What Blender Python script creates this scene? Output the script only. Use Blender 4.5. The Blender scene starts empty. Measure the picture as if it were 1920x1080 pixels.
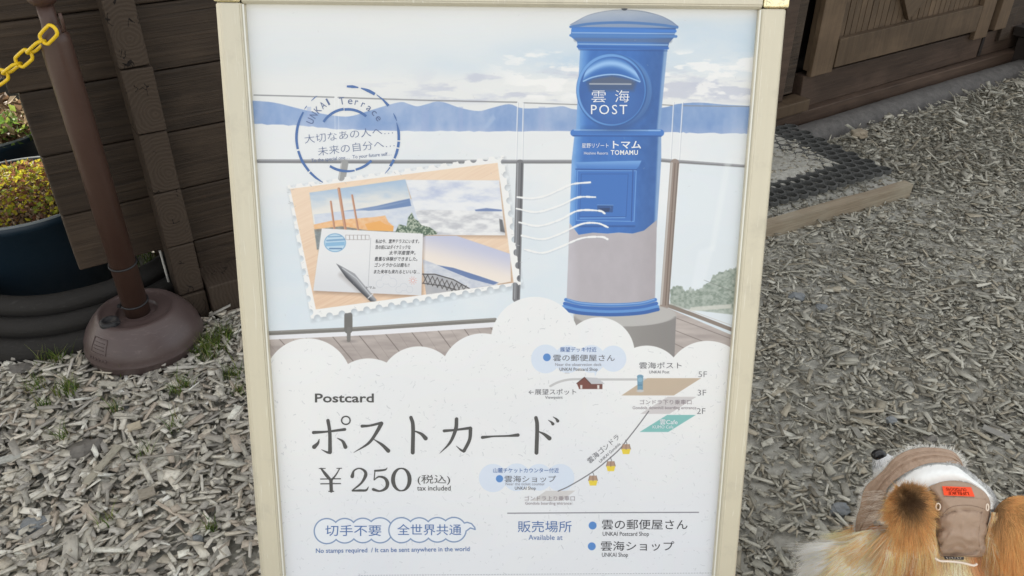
import bpy, bmesh, math, random
import numpy as np
from mathutils import Vector, Matrix, noise as mnoise
random.seed(7); rng = np.random.default_rng(11)
R = math.radians
scene = bpy.context.scene
COL = scene.collection
# ------------------------------------------------------------------ camera
FPX, PITCH, CAMH = 1507.0, R(32.6), 1.40
cam_d = bpy.data.cameras.new('camera'); cam = bpy.data.objects.new('camera', cam_d); COL.objects.link(cam)
cam.location = (0, 0, CAMH); cam.rotation_euler = (R(90) - PITCH, 0, 0)
cam_d.sensor_width = 36; cam_d.lens = 36 * FPX / 1920; cam_d.clip_start = .02; cam_d.clip_end = 900
scene.camera = cam
# ------------------------------------------------------------------ setting axes of the cabin wall
WA = np.array([-0.86036, 2.18273, 0.0]); WD = np.array([0.837465, 0.54649, 0.0]); WN = np.array([0.54649, -0.837465, 0.0])
SUN_SIDE, SUN_EL = R(28), R(35)
sh = -WN * math.cos(SUN_SIDE) - WD * math.sin(SUN_SIDE)
SUN = np.array([sh[0] * math.cos(SUN_EL), sh[1] * math.cos(SUN_EL), math.sin(SUN_EL)])
# ------------------------------------------------------------------ sky, sun, exposure
world = bpy.data.worlds.new('World'); scene.world = world; world.use_nodes = True
nt = world.node_tree; bg = nt.nodes['Background']
sky = nt.nodes.new('ShaderNodeTexSky'); sky.sky_type = 'NISHITA'; sky.sun_disc = False
sky.sun_elevation = SUN_EL; sky.sun_rotation = math.atan2(SUN[0], SUN[1]); sky.dust_density = 2.5; sky.air_density = 1.0
tc = nt.nodes.new('ShaderNodeTexCoord'); mp = nt.nodes.new('ShaderNodeMapping'); mp.inputs['Scale'].default_value = (1.6, 1.6, 3.2)
nz = nt.nodes.new('ShaderNodeTexNoise'); nz.inputs['Scale'].default_value = 1.7; nz.inputs['Detail'].default_value = 6
cr = nt.nodes.new('ShaderNodeValToRGB'); cr.color_ramp.elements[0].position = .30; cr.color_ramp.elements[1].position = .60
mx = nt.nodes.new('ShaderNodeMix'); mx.data_type = 'RGBA'; mx.inputs['B'].default_value = (7.2, 7.0, 6.6, 1)
L = nt.links
L.new(tc.outputs['Generated'], mp.inputs['Vector']); L.new(mp.outputs[0], nz.inputs['Vector']); L.new(nz.outputs['Fac'], cr.inputs[0])
L.new(cr.outputs[0], mx.inputs['Factor']); L.new(sky.outputs[0], mx.inputs['A']); L.new(mx.outputs['Result'], bg.inputs[0])
bg.inputs['Strength'].default_value = 0.13
sl = bpy.data.lights.new('sun', 'SUN'); so = bpy.data.objects.new('sun', sl); COL.objects.link(so)
sl.energy = 5.0; sl.angle = R(.53); sl.color = (1, .94, .84)
so.rotation_euler = Vector(SUN).to_track_quat('Z', 'Y').to_euler(); so.location = (-4, 8, 9)
scene.view_settings.view_transform = 'Standard'; scene.view_settings.look = 'None'
scene.view_settings.exposure = 0.74; scene.view_settings.gamma = 1; scene.view_settings.use_curve_mapping = False

# ------------------------------------------------------------------ helpers
cF = np.array([0, math.cos(PITCH), -math.sin(PITCH)]); cU = np.array([0, math.sin(PITCH), math.cos(PITCH)]); cR = np.array([1., 0, 0]); cC = np.array([0, 0, CAMH])
def ray(x, y): return (x - 960) / FPX * cR - (y - 540) / FPX * cU + cF
def at(x, y, z=0.0):
    d = ray(x, y); return cC + (z - CAMH) / d[2] * d
def topx(P):
    v = np.asarray(P) - cC; D = v @ cF
    return 960 + FPX * (v @ cR) / D, 540 - FPX * (v @ cU) / D
def lin(c):
    c = np.asarray(c, float) / 255.; return np.where(c <= .04045, c / 12.92, ((c + .055) / 1.055) ** 2.4)
def rgb(*c): return tuple(float(v) for v in lin(c)) + (1.0,)

def tag(o, label=None, cat=None, group=None, kind=None):
    if label: o['label'] = label
    if cat: o['category'] = cat
    if group: o['group'] = group
    if kind: o['kind'] = kind
    return o
def empty(name, loc=(0, 0, 0), rz=0.0, parent=None):
    o = bpy.data.objects.new(name, None); o.empty_display_size = .1; COL.objects.link(o); o.location = Vector(loc); o.rotation_euler = (0, 0, rz); o.parent = parent
    return o
def link(name, me, parent=None, loc=None, rot=None):
    o = bpy.data.objects.new(name, me); COL.objects.link(o)
    if parent is not None: o.parent = parent
    if loc is not None: o.location = Vector(loc)
    if rot is not None: o.rotation_euler = rot
    return o
def mesh(name, V, F, m=None, parent=None, smooth=False, loc=None, rot=None, merge=0):
    me = bpy.data.meshes.new(name); me.from_pydata([tuple(map(float, v)) for v in V], [], [tuple(map(int, f)) for f in F])
    if merge:
        b = bmesh.new(); b.from_mesh(me); bmesh.ops.remove_doubles(b, verts=b.verts, dist=merge); b.to_mesh(me); b.free()
    if m is not None: me.materials.append(m)
    if smooth: me.shade_smooth()
    return link(name, me, parent, loc, rot)
def bmo(name, b, m=None, parent=None, smooth=False, loc=None, rot=None):
    bmesh.ops.recalc_face_normals(b, faces=b.faces)
    me = bpy.data.meshes.new(name); b.to_mesh(me); b.free()
    if m is not None: me.materials.append(m)
    if smooth: me.shade_smooth()
    return link(name, me, parent, loc, rot)
def bbox(b, x0, x1, y0, y1, z0, z1, bev=0.0, seg=2, jit=0.0):
    r = bmesh.ops.create_cube(b, size=1.0); vs = r['verts']
    for v in vs:
        v.co = Vector((x0 if v.co.x < 0 else x1, y0 if v.co.y < 0 else y1, z0 if v.co.z < 0 else z1))
        if jit: v.co += Vector([random.uniform(-jit, jit) for _ in range(3)])
    if bev:
        es = list({e for v in vs for e in v.link_edges}); bmesh.ops.bevel(b, geom=es, offset=bev, segments=seg, affect='EDGES', profile=.6)
def box(name, x0, x1, y0, y1, z0, z1, m, parent=None, bev=.002, seg=2, jit=0, loc=None, rot=None):
    b = bmesh.new(); bbox(b, x0, x1, y0, y1, z0, z1, bev, seg, jit); o = bmo(name, b, m, parent, False, loc, rot)
    return o
def lathe_vf(prof, n=48, cx=0, cy=0):
    V = []; F = []
    for r, z in prof:
        for k in range(n):
            a = 2 * math.pi * k / n; V.append((cx + r * math.cos(a), cy + r * math.sin(a), z))
    for i in range(len(prof) - 1):
        for k in range(n):
            k2 = (k + 1) % n; F.append((i * n + k, i * n + k2, (i + 1) * n + k2, (i + 1) * n + k))
    return V, F
def lathe(name, prof, m, parent=None, n=48, loc=None, rot=None, smooth=True):
    V, F = lathe_vf(prof, n); o = mesh(name, V, F, m, parent, smooth, loc, rot, merge=1e-6)
    return o
def tube_vf(pts, r, n=8, closed=False):
    pts = [Vector(p) for p in pts]; N = len(pts); V = []; F = []
    rs = r if hasattr(r, '__len__') else [r] * N
    up = Vector((0, 0, 1))
    t0 = (pts[1] - pts[0]).normalized()
    if abs(t0.dot(up)) > .9: up = Vector((1, 0, 0))
    nrm = (up - t0 * up.dot(t0)).normalized()
    for i, p in enumerate(pts):
        a = pts[(i - 1) % N] if (closed or i > 0) else p; c = pts[(i + 1) % N] if (closed or i < N - 1) else p
        t = (c - a).normalized(); nrm = (nrm - t * nrm.dot(t)).normalized(); bi = t.cross(nrm)
        for k in range(n):
            an = 2 * math.pi * k / n; V.append(p + (nrm * math.cos(an) + bi * math.sin(an)) * rs[i])
    for i in range(N if closed else N - 1):
        j = (i + 1) % N
        for k in range(n):
            k2 = (k + 1) % n; F.append((i * n + k, i * n + k2, j * n + k2, j * n + k))
    if not closed: F += [tuple(range(n))[::-1], tuple((N - 1) * n + k for k in range(n))]
    return V, F
def tube(name, pts, r, m, parent=None, n=8, closed=False, loc=None, rot=None):
    V, F = tube_vf(pts, r, n, closed); return mesh(name, V, F, m, parent, True, loc, rot)
# ---- node materials
class NM:
    def __init__(s, name, rough=.6, spec=.5, metal=0.0, color=(.5, .5, .5, 1)):
        s.m = bpy.data.materials.new(name); s.m.use_nodes = True; s.t = s.m.node_tree; s.p = s.t.nodes['Principled BSDF']
        s.p.inputs['Roughness'].default_value = rough; s.p.inputs['Specular IOR Level'].default_value = spec
        s.p.inputs['Metallic'].default_value = metal; s.p.inputs['Base Color'].default_value = color
    def n(s, typ, **k):
        nd = s.t.nodes.new(typ)
        for a, v in k.items():
            if a in nd.inputs.keys(): nd.inputs[a].default_value = v
            else: setattr(nd, a, v)
        return nd
    def l(s, a, b): s.t.links.new(a, b)
    def coord(s, scale=(1, 1, 1), kind='Object', attr=None, rnd=0.0):
        mp = s.n('ShaderNodeMapping'); mp.inputs['Scale'].default_value = scale
        if attr:
            a = s.n('ShaderNodeAttribute', attribute_name=attr); s.l(a.outputs['Vector'], mp.inputs['Vector'])
        else:
            c = s.n('ShaderNodeTexCoord'); s.l(c.outputs[kind], mp.inputs['Vector'])
        if rnd:
            oi = s.n('ShaderNodeObjectInfo'); mu = s.n('ShaderNodeMath', operation='MULTIPLY'); mu.inputs[1].default_value = rnd
            s.l(oi.outputs['Random'], mu.inputs[0]); cb = s.n('ShaderNodeCombineXYZ')
            for i in range(3): s.l(mu.outputs[0], cb.inputs[i])
            s.l(cb.outputs[0], mp.inputs['Location'])
        return mp.outputs[0]
    def noise(s, vec, scale=5, detail=4, rough=.5, dist=0.0):
        nd = s.n('ShaderNodeTexNoise'); nd.inputs['Scale'].default_value = scale; nd.inputs['Detail'].default_value = detail
        nd.inputs['Roughness'].default_value = rough; nd.inputs['Distortion'].default_value = dist; s.l(vec, nd.inputs['Vector']); return nd.outputs['Fac']
    def ramp(s, fac, stops):
        r = s.n('ShaderNodeValToRGB'); e = r.color_ramp.elements
        while len(e) < len(stops): e.new(.5)
        for el, (p, c) in zip(e, stops): el.position = p; el.color = c if len(c) == 4 else tuple(c) + (1,)
        s.l(fac, r.inputs[0]); return r.outputs[0]
    def mix(s, f, a, b, mode='MIX'):
        m = s.n('ShaderNodeMix', data_type='RGBA', blend_type=mode)
        for v, k in ((f, 'Factor'), (a, 'A'), (b, 'B')):
            if hasattr(v, 'is_output'): s.l(v, m.inputs[k])
            else: m.inputs[k].default_value = v
        return m.outputs['Result']
    def math(s, op, a, b=0.0):
        m = s.n('ShaderNodeMath', operation=op)
        for i, v in enumerate((a, b)):
            if hasattr(v, 'is_output'): s.l(v, m.inputs[i])
            else: m.inputs[i].default_value = v
        return m.outputs[0]
    def base(s, c): s.l(c, s.p.inputs['Base Color']); return s
    def rough(s, c): s.l(c, s.p.inputs['Roughness']); return s
    def bump(s, h, dist=.001, strength=1.0, prev=None):
        b = s.n('ShaderNodeBump'); b.inputs['Distance'].default_value = dist; b.inputs['Strength'].default_value = strength
        s.l(h, b.inputs['Height'])
        if prev is not None: s.l(prev, b.inputs['Normal'])
        s.l(b.outputs[0], s.p.inputs['Normal']); return b.outputs[0]
def g4(v, t=(1, 1, 1)): return (v * t[0], v * t[1], v * t[2], 1)

# ---- materials
def wood_paint(name, dark, light, scale=(2.5, 40, 40), bumpd=.0012, rough=.62):
    M = NM(name, rough, .35); v = M.coord(scale, rnd=9.0)
    a = M.noise(v, 1.0, 6, .62, 1.6); v2 = M.coord((3, 6, 6), rnd=5.0); b = M.noise(v2, 1.2, 5, .6)
    c = M.ramp(a, [(.25, dark), (.75, light)]); dust = M.ramp(b, [(.45, (0, 0, 0, 1)), (.8, (1, 1, 1, 1))])
    oi = M.n('ShaderNodeObjectInfo'); hv = M.n('ShaderNodeHueSaturation'); M.l(c, hv.inputs['Color'])
    M.l(M.math('ADD', M.math('MULTIPLY', oi.outputs['Random'], .35), .82), hv.inputs['Value'])
    M.base(M.mix(M.math('MULTIPLY', dust, .5), hv.outputs[0], tuple(min(.5, x * 1.8 + .01) for x in light[:3]) + (1,)))
    M.bump(a, bumpd, 1.0); M.rough(M.ramp(b, [(.3, (rough - .08,) * 3), (.8, (rough + .2,) * 3)])); return M.m
M_LOG = wood_paint('dark_brown_log_paint', (.014, .009, .0058, 1), (.064, .044, .029, 1), (1.3, 62, 62), .0032)
M_DOOR = wood_paint('brown_door_paint', (.066, .043, .025, 1), (.122, .083, .050, 1), (22, 22, 2.5), .0009)
M_SILL = wood_paint('red_brown_sill', (.036, .022, .015, 1), (.085, .055, .038, 1), (2.0, 40, 40), .0015)
M_DARK = wood_paint('dark_bench_wood', (.010, .007, .006, 1), (.026, .019, .015, 1), (2, 40, 40), .0012)
def end_grain():
    M = NM('log_end_grain', .7, .25); v = M.coord((1, 1, 1), rnd=0.0)
    oi = M.n('ShaderNodeObjectInfo'); 
    off = M.n('ShaderNodeCombineXYZ'); M.l(M.math('MULTIPLY', M.math('SUBTRACT', oi.outputs['Random'], .5), .10), off.inputs[2]); M.l(M.math('MULTIPLY', M.math('SUBTRACT', .5, oi.outputs['Random']), .05), off.inputs[0])
    va = M.n('ShaderNodeVectorMath', operation='ADD'); M.l(v, va.inputs[0]); M.l(off.outputs[0], va.inputs[1])
    w = M.n('ShaderNodeTexWave', wave_type='RINGS', rings_direction='Y'); w.inputs['Scale'].default_value = 30; w.inputs['Distortion'].default_value = 6; w.inputs['Detail'].default_value = 5; w.inputs['Detail Scale'].default_value = 1.2
    M.l(va.outputs[0], w.inputs['Vector'])
    vo = M.n('ShaderNodeTexVoronoi', feature='DISTANCE_TO_EDGE'); vo.inputs['Scale'].default_value = 21; dn = M.n('ShaderNodeTexNoise'); dn.inputs['Scale'].default_value = 34; M.l(M.coord((1, 1, 1)), dn.inputs['Vector']); dv_ = M.n('ShaderNodeVectorMath', operation='MULTIPLY_ADD'); dv_.inputs[1].default_value = (.045, .045, .045); M.l(dn.outputs['Color'], dv_.inputs[0]); M.l(M.coord((1.5, 1, .7), rnd=3.0), dv_.inputs[2]); M.l(dv_.outputs[0], vo.inputs['Vector'])
    gate = M.noise(M.coord((1, 1, 1), rnd=7.0), 16, 3); crk = M.math('MULTIPLY', M.math('LESS_THAN', vo.outputs[0], .022), M.math('GREATER_THAN', gate, .57))
    n = M.noise(M.coord((30, 30, 30), rnd=4.0), 2, 4)
    c = M.mix(M.math('MULTIPLY', w.outputs['Fac'], .38), (.050, .036, .026, 1), (.092, .070, .052, 1)); c = M.mix(M.math('MULTIPLY', n, .5), c, (.06, .043, .031, 1))
    M.base(M.mix(crk, c, (.008, .005, .004, 1)))
    h = M.math('SUBTRACT', M.math('ADD', M.math('MULTIPLY', w.outputs['Fac'], .16), M.math('MULTIPLY', n, .2)), M.math('MULTIPLY', crk, 1.5)); M.bump(h, .003, .9); return M.m
M_END = end_grain()
def chips_mat():
    M = NM('weathered_wood_chips', .85, .2); at_ = M.n('ShaderNodeAttribute', attribute_name='tint'); v = M.coord((1, 1, 1), attr='loc')
    g = M.noise(M.coord((60, 900, 900), attr='loc'), 1.0, 3, .6); b = M.noise(M.coord((120, 160, 160), attr='loc'), 1.0, 3)
    c = M.mix(M.math('MULTIPLY', g, .75), at_.outputs['Color'], M.mix(1.0, at_.outputs['Color'], (.60, .58, .56, 1), 'MULTIPLY')); c = M.mix(M.math('MULTIPLY', M.ramp(b, [(.5, (0,) * 3), (.8, (1,) * 3)]), .4), c, (.10, .085, .065, 1))
    M.base(c); M.bump(g, .0007, 1.0); return M.m
M_CHIP = chips_mat()
def dirt_mat():
    M = NM('chip_dust_soil', .95, .15); v = M.coord((1, 1, 1)); a = M.noise(v, 55, 8, .72); b = M.noise(v, 3.1, 4); f = M.noise(v, 240, 4, .7)
    c = M.ramp(a, [(.3, (.30, .292, .258, 1)), (.5, (.44, .435, .392, 1)), (.72, (.56, .555, .51, 1))]); c = M.mix(M.math('MULTIPLY', M.ramp(b, [(.45, (0,) * 3), (.65, (1,) * 3)]), .35), c, (.30, .275, .215, 1))
    M.base(c); M.bump(M.math('ADD', a, M.math('MULTIPLY', f, .5)), .005, .9); return M.m
M_DIRT = dirt_mat()
def stone_mat(name, a, b):
    M = NM(name, .75, .3); v = M.coord((1, 1, 1), rnd=3.0); n = M.noise(v, 28, 7, .65); f = M.noise(v, 150, 3)
    M.base(M.mix(M.math('MULTIPLY', f, .3), M.ramp(n, [(.3, a), (.7, b)]), (.3, .29, .27, 1))); M.bump(n, .004, .8); return M.m
M_STONE_B = stone_mat('blue_grey_stone', (.13, .15, .165, 1), (.26, .28, .295, 1)); M_STONE = stone_mat('brown_grey_stone', (.09, .082, .074, 1), (.22, .205, .18, 1))
M_CONC = stone_mat('old_concrete', (.050, .047, .046, 1), (.125, .118, .113, 1)); M_BOARD = wood_paint('weathered_board', (.19, .150, .105, 1), (.36, .30, .22, 1), (2.5, 70, 70), .002, .8)
def plastic(name, c, rough=.45, spec=.5, scuff=.25, bumpd=.0006):
    M = NM(name, rough, spec); v = M.coord((1, 1, 1), rnd=2.0); a = M.noise(v, 9, 6, .65); f = M.noise(v, 130, 4, .6); sc = M.noise(M.coord((9, 9, 55), rnd=2.0), 2.2, 6, .7, 1.5)
    l = tuple(min(1, x * 1.5 + .035) for x in c[:3]) + (1,)
    cc = M.mix(M.math('MULTIPLY', M.ramp(sc, [(.55, (0,) * 3), (.75, (1,) * 3)]), scuff), M.ramp(a, [(.3, tuple(x * .85 for x in c[:3])), (.7, c)]), l)
    M.base(cc); M.rough(M.ramp(a, [(.3, (rough - .06,) * 3), (.75, (min(1, rough + .22),) * 3)])); M.bump(f, bumpd, .5); return M.m
M_BASEP = plastic('dusty_maroon_plastic', (.098, .069, .065, 1), .34, .5, .6); M_POLE = plastic('brown_plastic_pole', (.072, .038, .028, 1), .32, .5, .15)
M_YEL = plastic('yellow_plastic', (.90, .60, .012, 1), .32, .5, .05); M_BLACK = plastic('black_plastic', (.018, .018, .020, 1), .45, .5, .1)
M_POT = plastic('dark_blue_pot', (.008, .024, .042, 1), .40, .5, .12); M_TIRE = plastic('dusty_black_rubber', (.030, .028, .026, 1), .75, .3, .5, .002)
M_RIM = plastic('pale_pot_rim', (.22, .25, .26, 1), .5, .4, .3); M_MAT = plastic('rubber_mat', (.085, .087, .084, 1), .7, .3, .8, .002); M_WHITEP = plastic('white_stake', (.55, .54, .50, 1), .5, .4, .3)
M_SOIL = NM('potting_soil', .95, .1, color=(.05, .035, .022, 1)).m
def frame_mat():
    M = NM('champagne_aluminium', .33, .5, .35); v = M.coord((220, 220, 3)); n = M.noise(v, 1, 3); d = M.noise(M.coord((1, 1, 1)), 25, 6, .7)
    c = M.ramp(n, [(.3, (.605, .565, .450, 1)), (.7, (.622, .580, .462, 1))]); c = M.mix(M.math('MULTIPLY', M.ramp(d, [(.52, (0,) * 3), (.75, (1,) * 3)]), .45), c, (.44, .41, .34, 1)); sc = M.noise(M.coord((300, 300, 9)), 1.0, 2, .5, 2.0); c = M.mix(M.math('MULTIPLY', M.ramp(sc, [(.66, (0,) * 3), (.70, (1,) * 3)]), .5), c, (.78, .76, .68, 1))
    M.base(c); M.rough(M.ramp(d, [(.3, (.30,) * 3), (.7, (.40,) * 3)])); return M.m
M_FRAME = frame_mat(); M_FRAMEB = NM('frame_bevel_satin', .3, .5, .25, (.72, .72, .66, 1)).m
def cap_mat():
    M = NM('gold_chrome_cap', .08, .5, 1.0, (.86, .78, .50, 1)); M.bump(M.noise(M.coord((1, 1, 1)), 70, 2, .4, 1.0), .004, .8); return M.m
M_CAP = cap_mat(); M_BACK = NM('grey_back_panel', .6, .4, 0, (.35, .35, .34, 1)).m
def leaf_mat(name, a, b):
    M = NM(name, .5, .4); oi = M.n('ShaderNodeAttribute', attribute_name='tint'); M.base(oi.outputs['Color'])
    tr = M.n('ShaderNodeBsdfTranslucent'); M.l(oi.outputs['Color'], tr.inputs['Color']); ms = M.n('ShaderNodeMixShader'); ms.inputs[0].default_value = .45
    out = M.t.nodes['Material Output']; M.l(M.p.outputs[0], ms.inputs[1]); M.l(tr.outputs[0], ms.inputs[2]); M.l(ms.outputs[0], out.inputs['Surface']); return M.m
M_LEAF = leaf_mat('leaf', 0, 0)

# ================================================================== SIGN: poster stand
S_LOC = np.array([-0.01061, 0.97156, 1.17284]); S_ROT = (-0.315323, 0.016244, 0.021153)
from mathutils import Euler
S_M = np.array(Euler(S_ROT, 'XYZ').to_matrix())
def suv(x, y):
    d = ray(x, y); n = S_M[:, 1]; t = ((S_LOC - cC) @ n) / (d @ n); P = cC + t * d - S_LOC; return float(P @ S_M[:, 0]), float(P @ S_M[:, 2])
U0, U1, V0, V1 = -.2985, .3005, -.003, -.872
TW, TH = 1450, 2104
_u = np.linspace(U0, U1, TW); _v = np.linspace(V0, V1, TH); UU, VV = np.meshgrid(_u, _v)
_P = S_LOC[None, None, :] + UU[..., None] * S_M[:, 0] + VV[..., None] * S_M[:, 2] - cC
_D = _P @ cF; PX = 960 + FPX * (_P @ cR) / _D; PY = 540 - FPX * (_P @ cU) / _D; del _P, _D
IMG = np.zeros((TH, TW, 3), np.float32)
PXS = 1.55            # texels per photo pixel, for antialiasing
def sl_(x0, y0, x1, y1, pad=3):
    c = [suv(a, b) for a in (x0 - pad, x1 + pad) for b in (y0 - pad, y1 + pad)]
    us = [p[0] for p in c]; vs = [p[1] for p in c]
    i0 = int(np.clip((min(us) - U0) / (U1 - U0) * TW, 0, TW)); i1 = int(np.clip((max(us) - U0) / (U1 - U0) * TW + 1, 0, TW))
    j0 = int(np.clip((max(vs) - V0) / (V1 - V0) * TH, 0, TH)); j1 = int(np.clip((min(vs) - V0) / (V1 - V0) * TH + 1, 0, TH))
    return slice(j0, j1), slice(i0, i1)
def sdf_poly(X, Y, P):
    d = np.full(X.shape, 1e9); ins = np.zeros(X.shape, bool); n = len(P)
    for i in range(n):
        ax, ay = P[i]; bx, by = P[(i + 1) % n]; ex, ey = bx - ax, by - ay
        wx, wy = X - ax, Y - ay; t = np.clip((wx * ex + wy * ey) / (ex * ex + ey * ey + 1e-9), 0, 1)
        d = np.minimum(d, (wx - ex * t) ** 2 + (wy - ey * t) ** 2)
        if ay != by: ins ^= ((ay > Y) != (by > Y)) & (X < (bx - ax) * (Y - ay) / (by - ay) + ax)
    d = np.sqrt(d); return np.where(ins, -d, d)
def sdf_line(X, Y, P):
    d = np.full(X.shape, 1e9)
    for (ax, ay), (bx, by) in zip(P[:-1], P[1:]):
        ex, ey = bx - ax, by - ay; wx, wy = X - ax, Y - ay; t = np.clip((wx * ex + wy * ey) / (ex * ex + ey * ey + 1e-9), 0, 1)
        d = np.minimum(d, (wx - ex * t) ** 2 + (wy - ey * t) ** 2)
    return np.sqrt(d)
def cov(d, soft=.45): return np.clip(.5 - d / (2 * soft), 0, 1)
def blend(s, a, c):
    if callable(c): c = c(PX[s], PY[s])
    c = np.asarray(c, np.float32) / 255. ; a = a[..., None]
    IMG[s] = IMG[s] * (1 - a) + c * a
def poly(P, c, al=1.0, soft=.45, clip=None):
    xs = [p[0] for p in P]; ys = [p[1] for p in P]; s = sl_(min(xs), min(ys), max(xs), max(ys), 3 + soft * 2)
    a = cov(sdf_poly(PX[s], PY[s], P), soft) * al
    if clip is not None: a = a * clip(PX[s], PY[s])
    blend(s, a, c)
def line(P, w, c, al=1.0, soft=.45, clip=None):
    xs = [p[0] for p in P]; ys = [p[1] for p in P]; s = sl_(min(xs), min(ys), max(xs), max(ys), w + 3 + soft * 2)
    a = cov(sdf_line(PX[s], PY[s], P) - w / 2, soft) * al
    if clip is not None: a = a * clip(PX[s], PY[s])
    blend(s, a, c)
def circ(x, y, r, c, al=1.0, soft=.45, ry=None):
    ry = ry or r; s = sl_(x - r, y - ry, x + r, y + ry, 3 + soft * 2)
    d = (np.sqrt(((PX[s] - x) / r) ** 2 + ((PY[s] - y) / ry) ** 2) - 1) * min(r, ry); blend(s, cov(d, soft) * al, c)
def vnoise(X, Y, seed=0, oct=4, per=.5):
    out = np.zeros(np.shape(X)); amp = 1.; tot = 0
    for o in range(oct):
        r = np.random.default_rng(seed * 31 + o); T = r.random((256, 256)); x = X * 2 ** o + 17.3 * o; y = Y * 2 ** o + 9.1 * o
        xi = np.floor(x).astype(int); yi = np.floor(y).astype(int); fx = x - xi; fy = y - yi; fx = fx * fx * (3 - 2 * fx); fy = fy * fy * (3 - 2 * fy)
        a = T[yi & 255, xi & 255]; b = T[yi & 255, (xi + 1) & 255]; c = T[(yi + 1) & 255, xi & 255]; d = T[(yi + 1) & 255, (xi + 1) & 255]
        out += amp * ((a * (1 - fx) + b * fx) * (1 - fy) + (c * (1 - fx) + d * fx) * fy); tot += amp; amp *= per
    return out / tot
def sst(a, b, x): t = np.clip((x - a) / (b - a), 0, 1); return t * t * (3 - 2 * t)
def spline(P, n=8):
    P = [np.array(p, float) for p in P]; Q = [2 * P[0] - P[1]] + P + [2 * P[-1] - P[-2]]; out = []
    for i in range(1, len(Q) - 2):
        p0, p1, p2, p3 = Q[i - 1:i + 3]
        for k in range(n):
            t = k / n; out.append(.5 * ((2 * p1) + (p2 - p0) * t + (2 * p0 - 5 * p1 + 4 * p2 - p3) * t * t + (3 * p1 - p0 - 3 * p2 + p3) * t ** 3))
    out.append(P[-1]); return [tuple(p) for p in out]
def lerp3(a, b, t): t = np.asarray(t)[..., None]; return np.array(a) * (1 - t) + np.array(b) * t
def union_sdf(X, Y, cs):
    d = np.full(X.shape, 1e9)
    for cx, cy, r in cs: d = np.minimum(d, np.sqrt((X - cx) ** 2 + (Y - cy) ** 2) - r)
    return d
def paint_poster():
    global IMG
    X, Y = PX, PY; full = (slice(0, TH), slice(0, TW))
    # printed sky over the sea of clouds
    n1 = vnoise(X / 120, Y / 45, 1, 5); n2 = vnoise(X / 60 + 3, Y / 26, 2, 5); n3 = vnoise(X / 26, Y / 12, 8, 4)
    blue = np.array([190, 209, 226.]); white = np.array([225, 227, 228.])
    t = sst(20, 120, Y) * (1 - sst(118, 160, Y)) * (.25 + .75 * sst(650, 1250, X))
    t = np.maximum(t, .95 * sst(1180, 1300, X) * sst(20, 50, Y) * (1 - sst(98, 112, Y + 12 * (n2 - .5))))
    base = lerp3(white, blue, np.clip(t * (.6 + 1.1 * (n1 - .35)), 0, 1))
    cl = sst(.52, .72, n2) * sst(120, 150, Y) * (1 - sst(180, 205, Y)) * sst(700, 920, X); base = lerp3(np.zeros(3), base[...], np.ones_like(cl)) * 1.0
    base = base * (1 - .55 * cl[..., None]) + np.array([190, 196, 214.]) * .55 * cl[..., None]
    w2 = sst(.55, .75, n3) * sst(90, 130, Y) * (1 - sst(175, 195, Y)) * sst(900, 1100, X); base = base * (1 - .5 * w2[..., None]) + 234. * .5 * w2[..., None]
    n4 = vnoise(X / 75 + 5, Y / 16, 14, 6, .58); m4 = sst(.50, .68, n4) * sst(118, 150, Y) * (1 - sst(182, 200, Y)) * sst(600, 900, X); base = base * (1 - .75 * m4[..., None]) + np.array([188, 193, 210.]) * .75 * m4[..., None]
    n5 = vnoise(X / 40 + 5, Y / 14, 15, 5); m5 = sst(.56, .70, n5) * sst(88, 104, Y) * (1 - sst(180, 195, Y)) * sst(880, 1000, X); base = base * (1 - .8 * m5[..., None]) + 238. * .8 * m5[..., None]
    base = base + (1 - sst(0, 26, Y))[..., None] * np.array([6, 2, -7.]) 
    IMG[:] = base / 255.
    # mountain ridge
    top = spline([(470, 188), (513, 192), (551, 201), (580, 208), (622, 216), (655, 218), (690, 208), (723, 198), (752, 191), (767, 195), (782, 199), (800, 195), (819, 190), (837, 193), (863, 202), (897, 208), (923, 202), (955, 195), (981, 203), (1034, 201), (1056, 199), (1080, 205), (1150, 207), (1240, 202), (1269, 195), (1311, 192), (1360, 196), (1425, 199)], 4)
    bot = [(1425, 252), (1390, 251), (1300, 249), (1240, 248), (1080, 246), (940, 246), (850, 246), (740, 245), (640, 242), (560, 236), (470, 232)]
    bot = [(x, y + random.uniform(-1.2, 1.2)) for x, y in spline(bot, 9)]
    def mcol(X, Y):
        n = vnoise(X / 30, Y / 60, 5, 4); c = lerp3((158, 178, 212), (122, 152, 200), np.clip(n * 2.0 - .5 + .3 * (vnoise(X / 9, Y / 7, 6, 4) - .5), 0, 1))
        c = c - sst(1180, 1260, X)[..., None] * np.array([12, 8, 4]) + sst(230, 250, Y)[..., None] * np.array([14, 8, 4]); return c
    poly(top + bot, mcol)
    poly([(905, 240), (925, 213), (929, 222), (915, 240)], (160, 182, 215), .7, 2)
    for x, w in ((790, 14), (860, 8), (575, 8), (1010, 12)): poly([(x, 200), (x + w, 200), (x + w, 245), (x, 245)], (150, 168, 208), .5, 1)
    s = sl_(470, 225, 1425, 640); n = vnoise(PX[s] / 90, PY[s] / 50, 9, 4)
    c = lerp3((226, 229, 232), (208, 220, 230), np.clip(sst(300, 520, PY[s]) * .7 + (n - .5) * .9 + .35 * sst(1240, 1260, PX[s]) * 0, 0, 1))
    yb = np.interp(PX[s], [p[0] for p in bot][::-1], [p[1] for p in bot][::-1]); blend(s, cov(yb - PY[s]), c); hz = sst(205, 244, PY[s]) * (PY[s] < yb) * .0; 
    # glass balustrade
    gr = (128, 130, 134)
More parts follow.
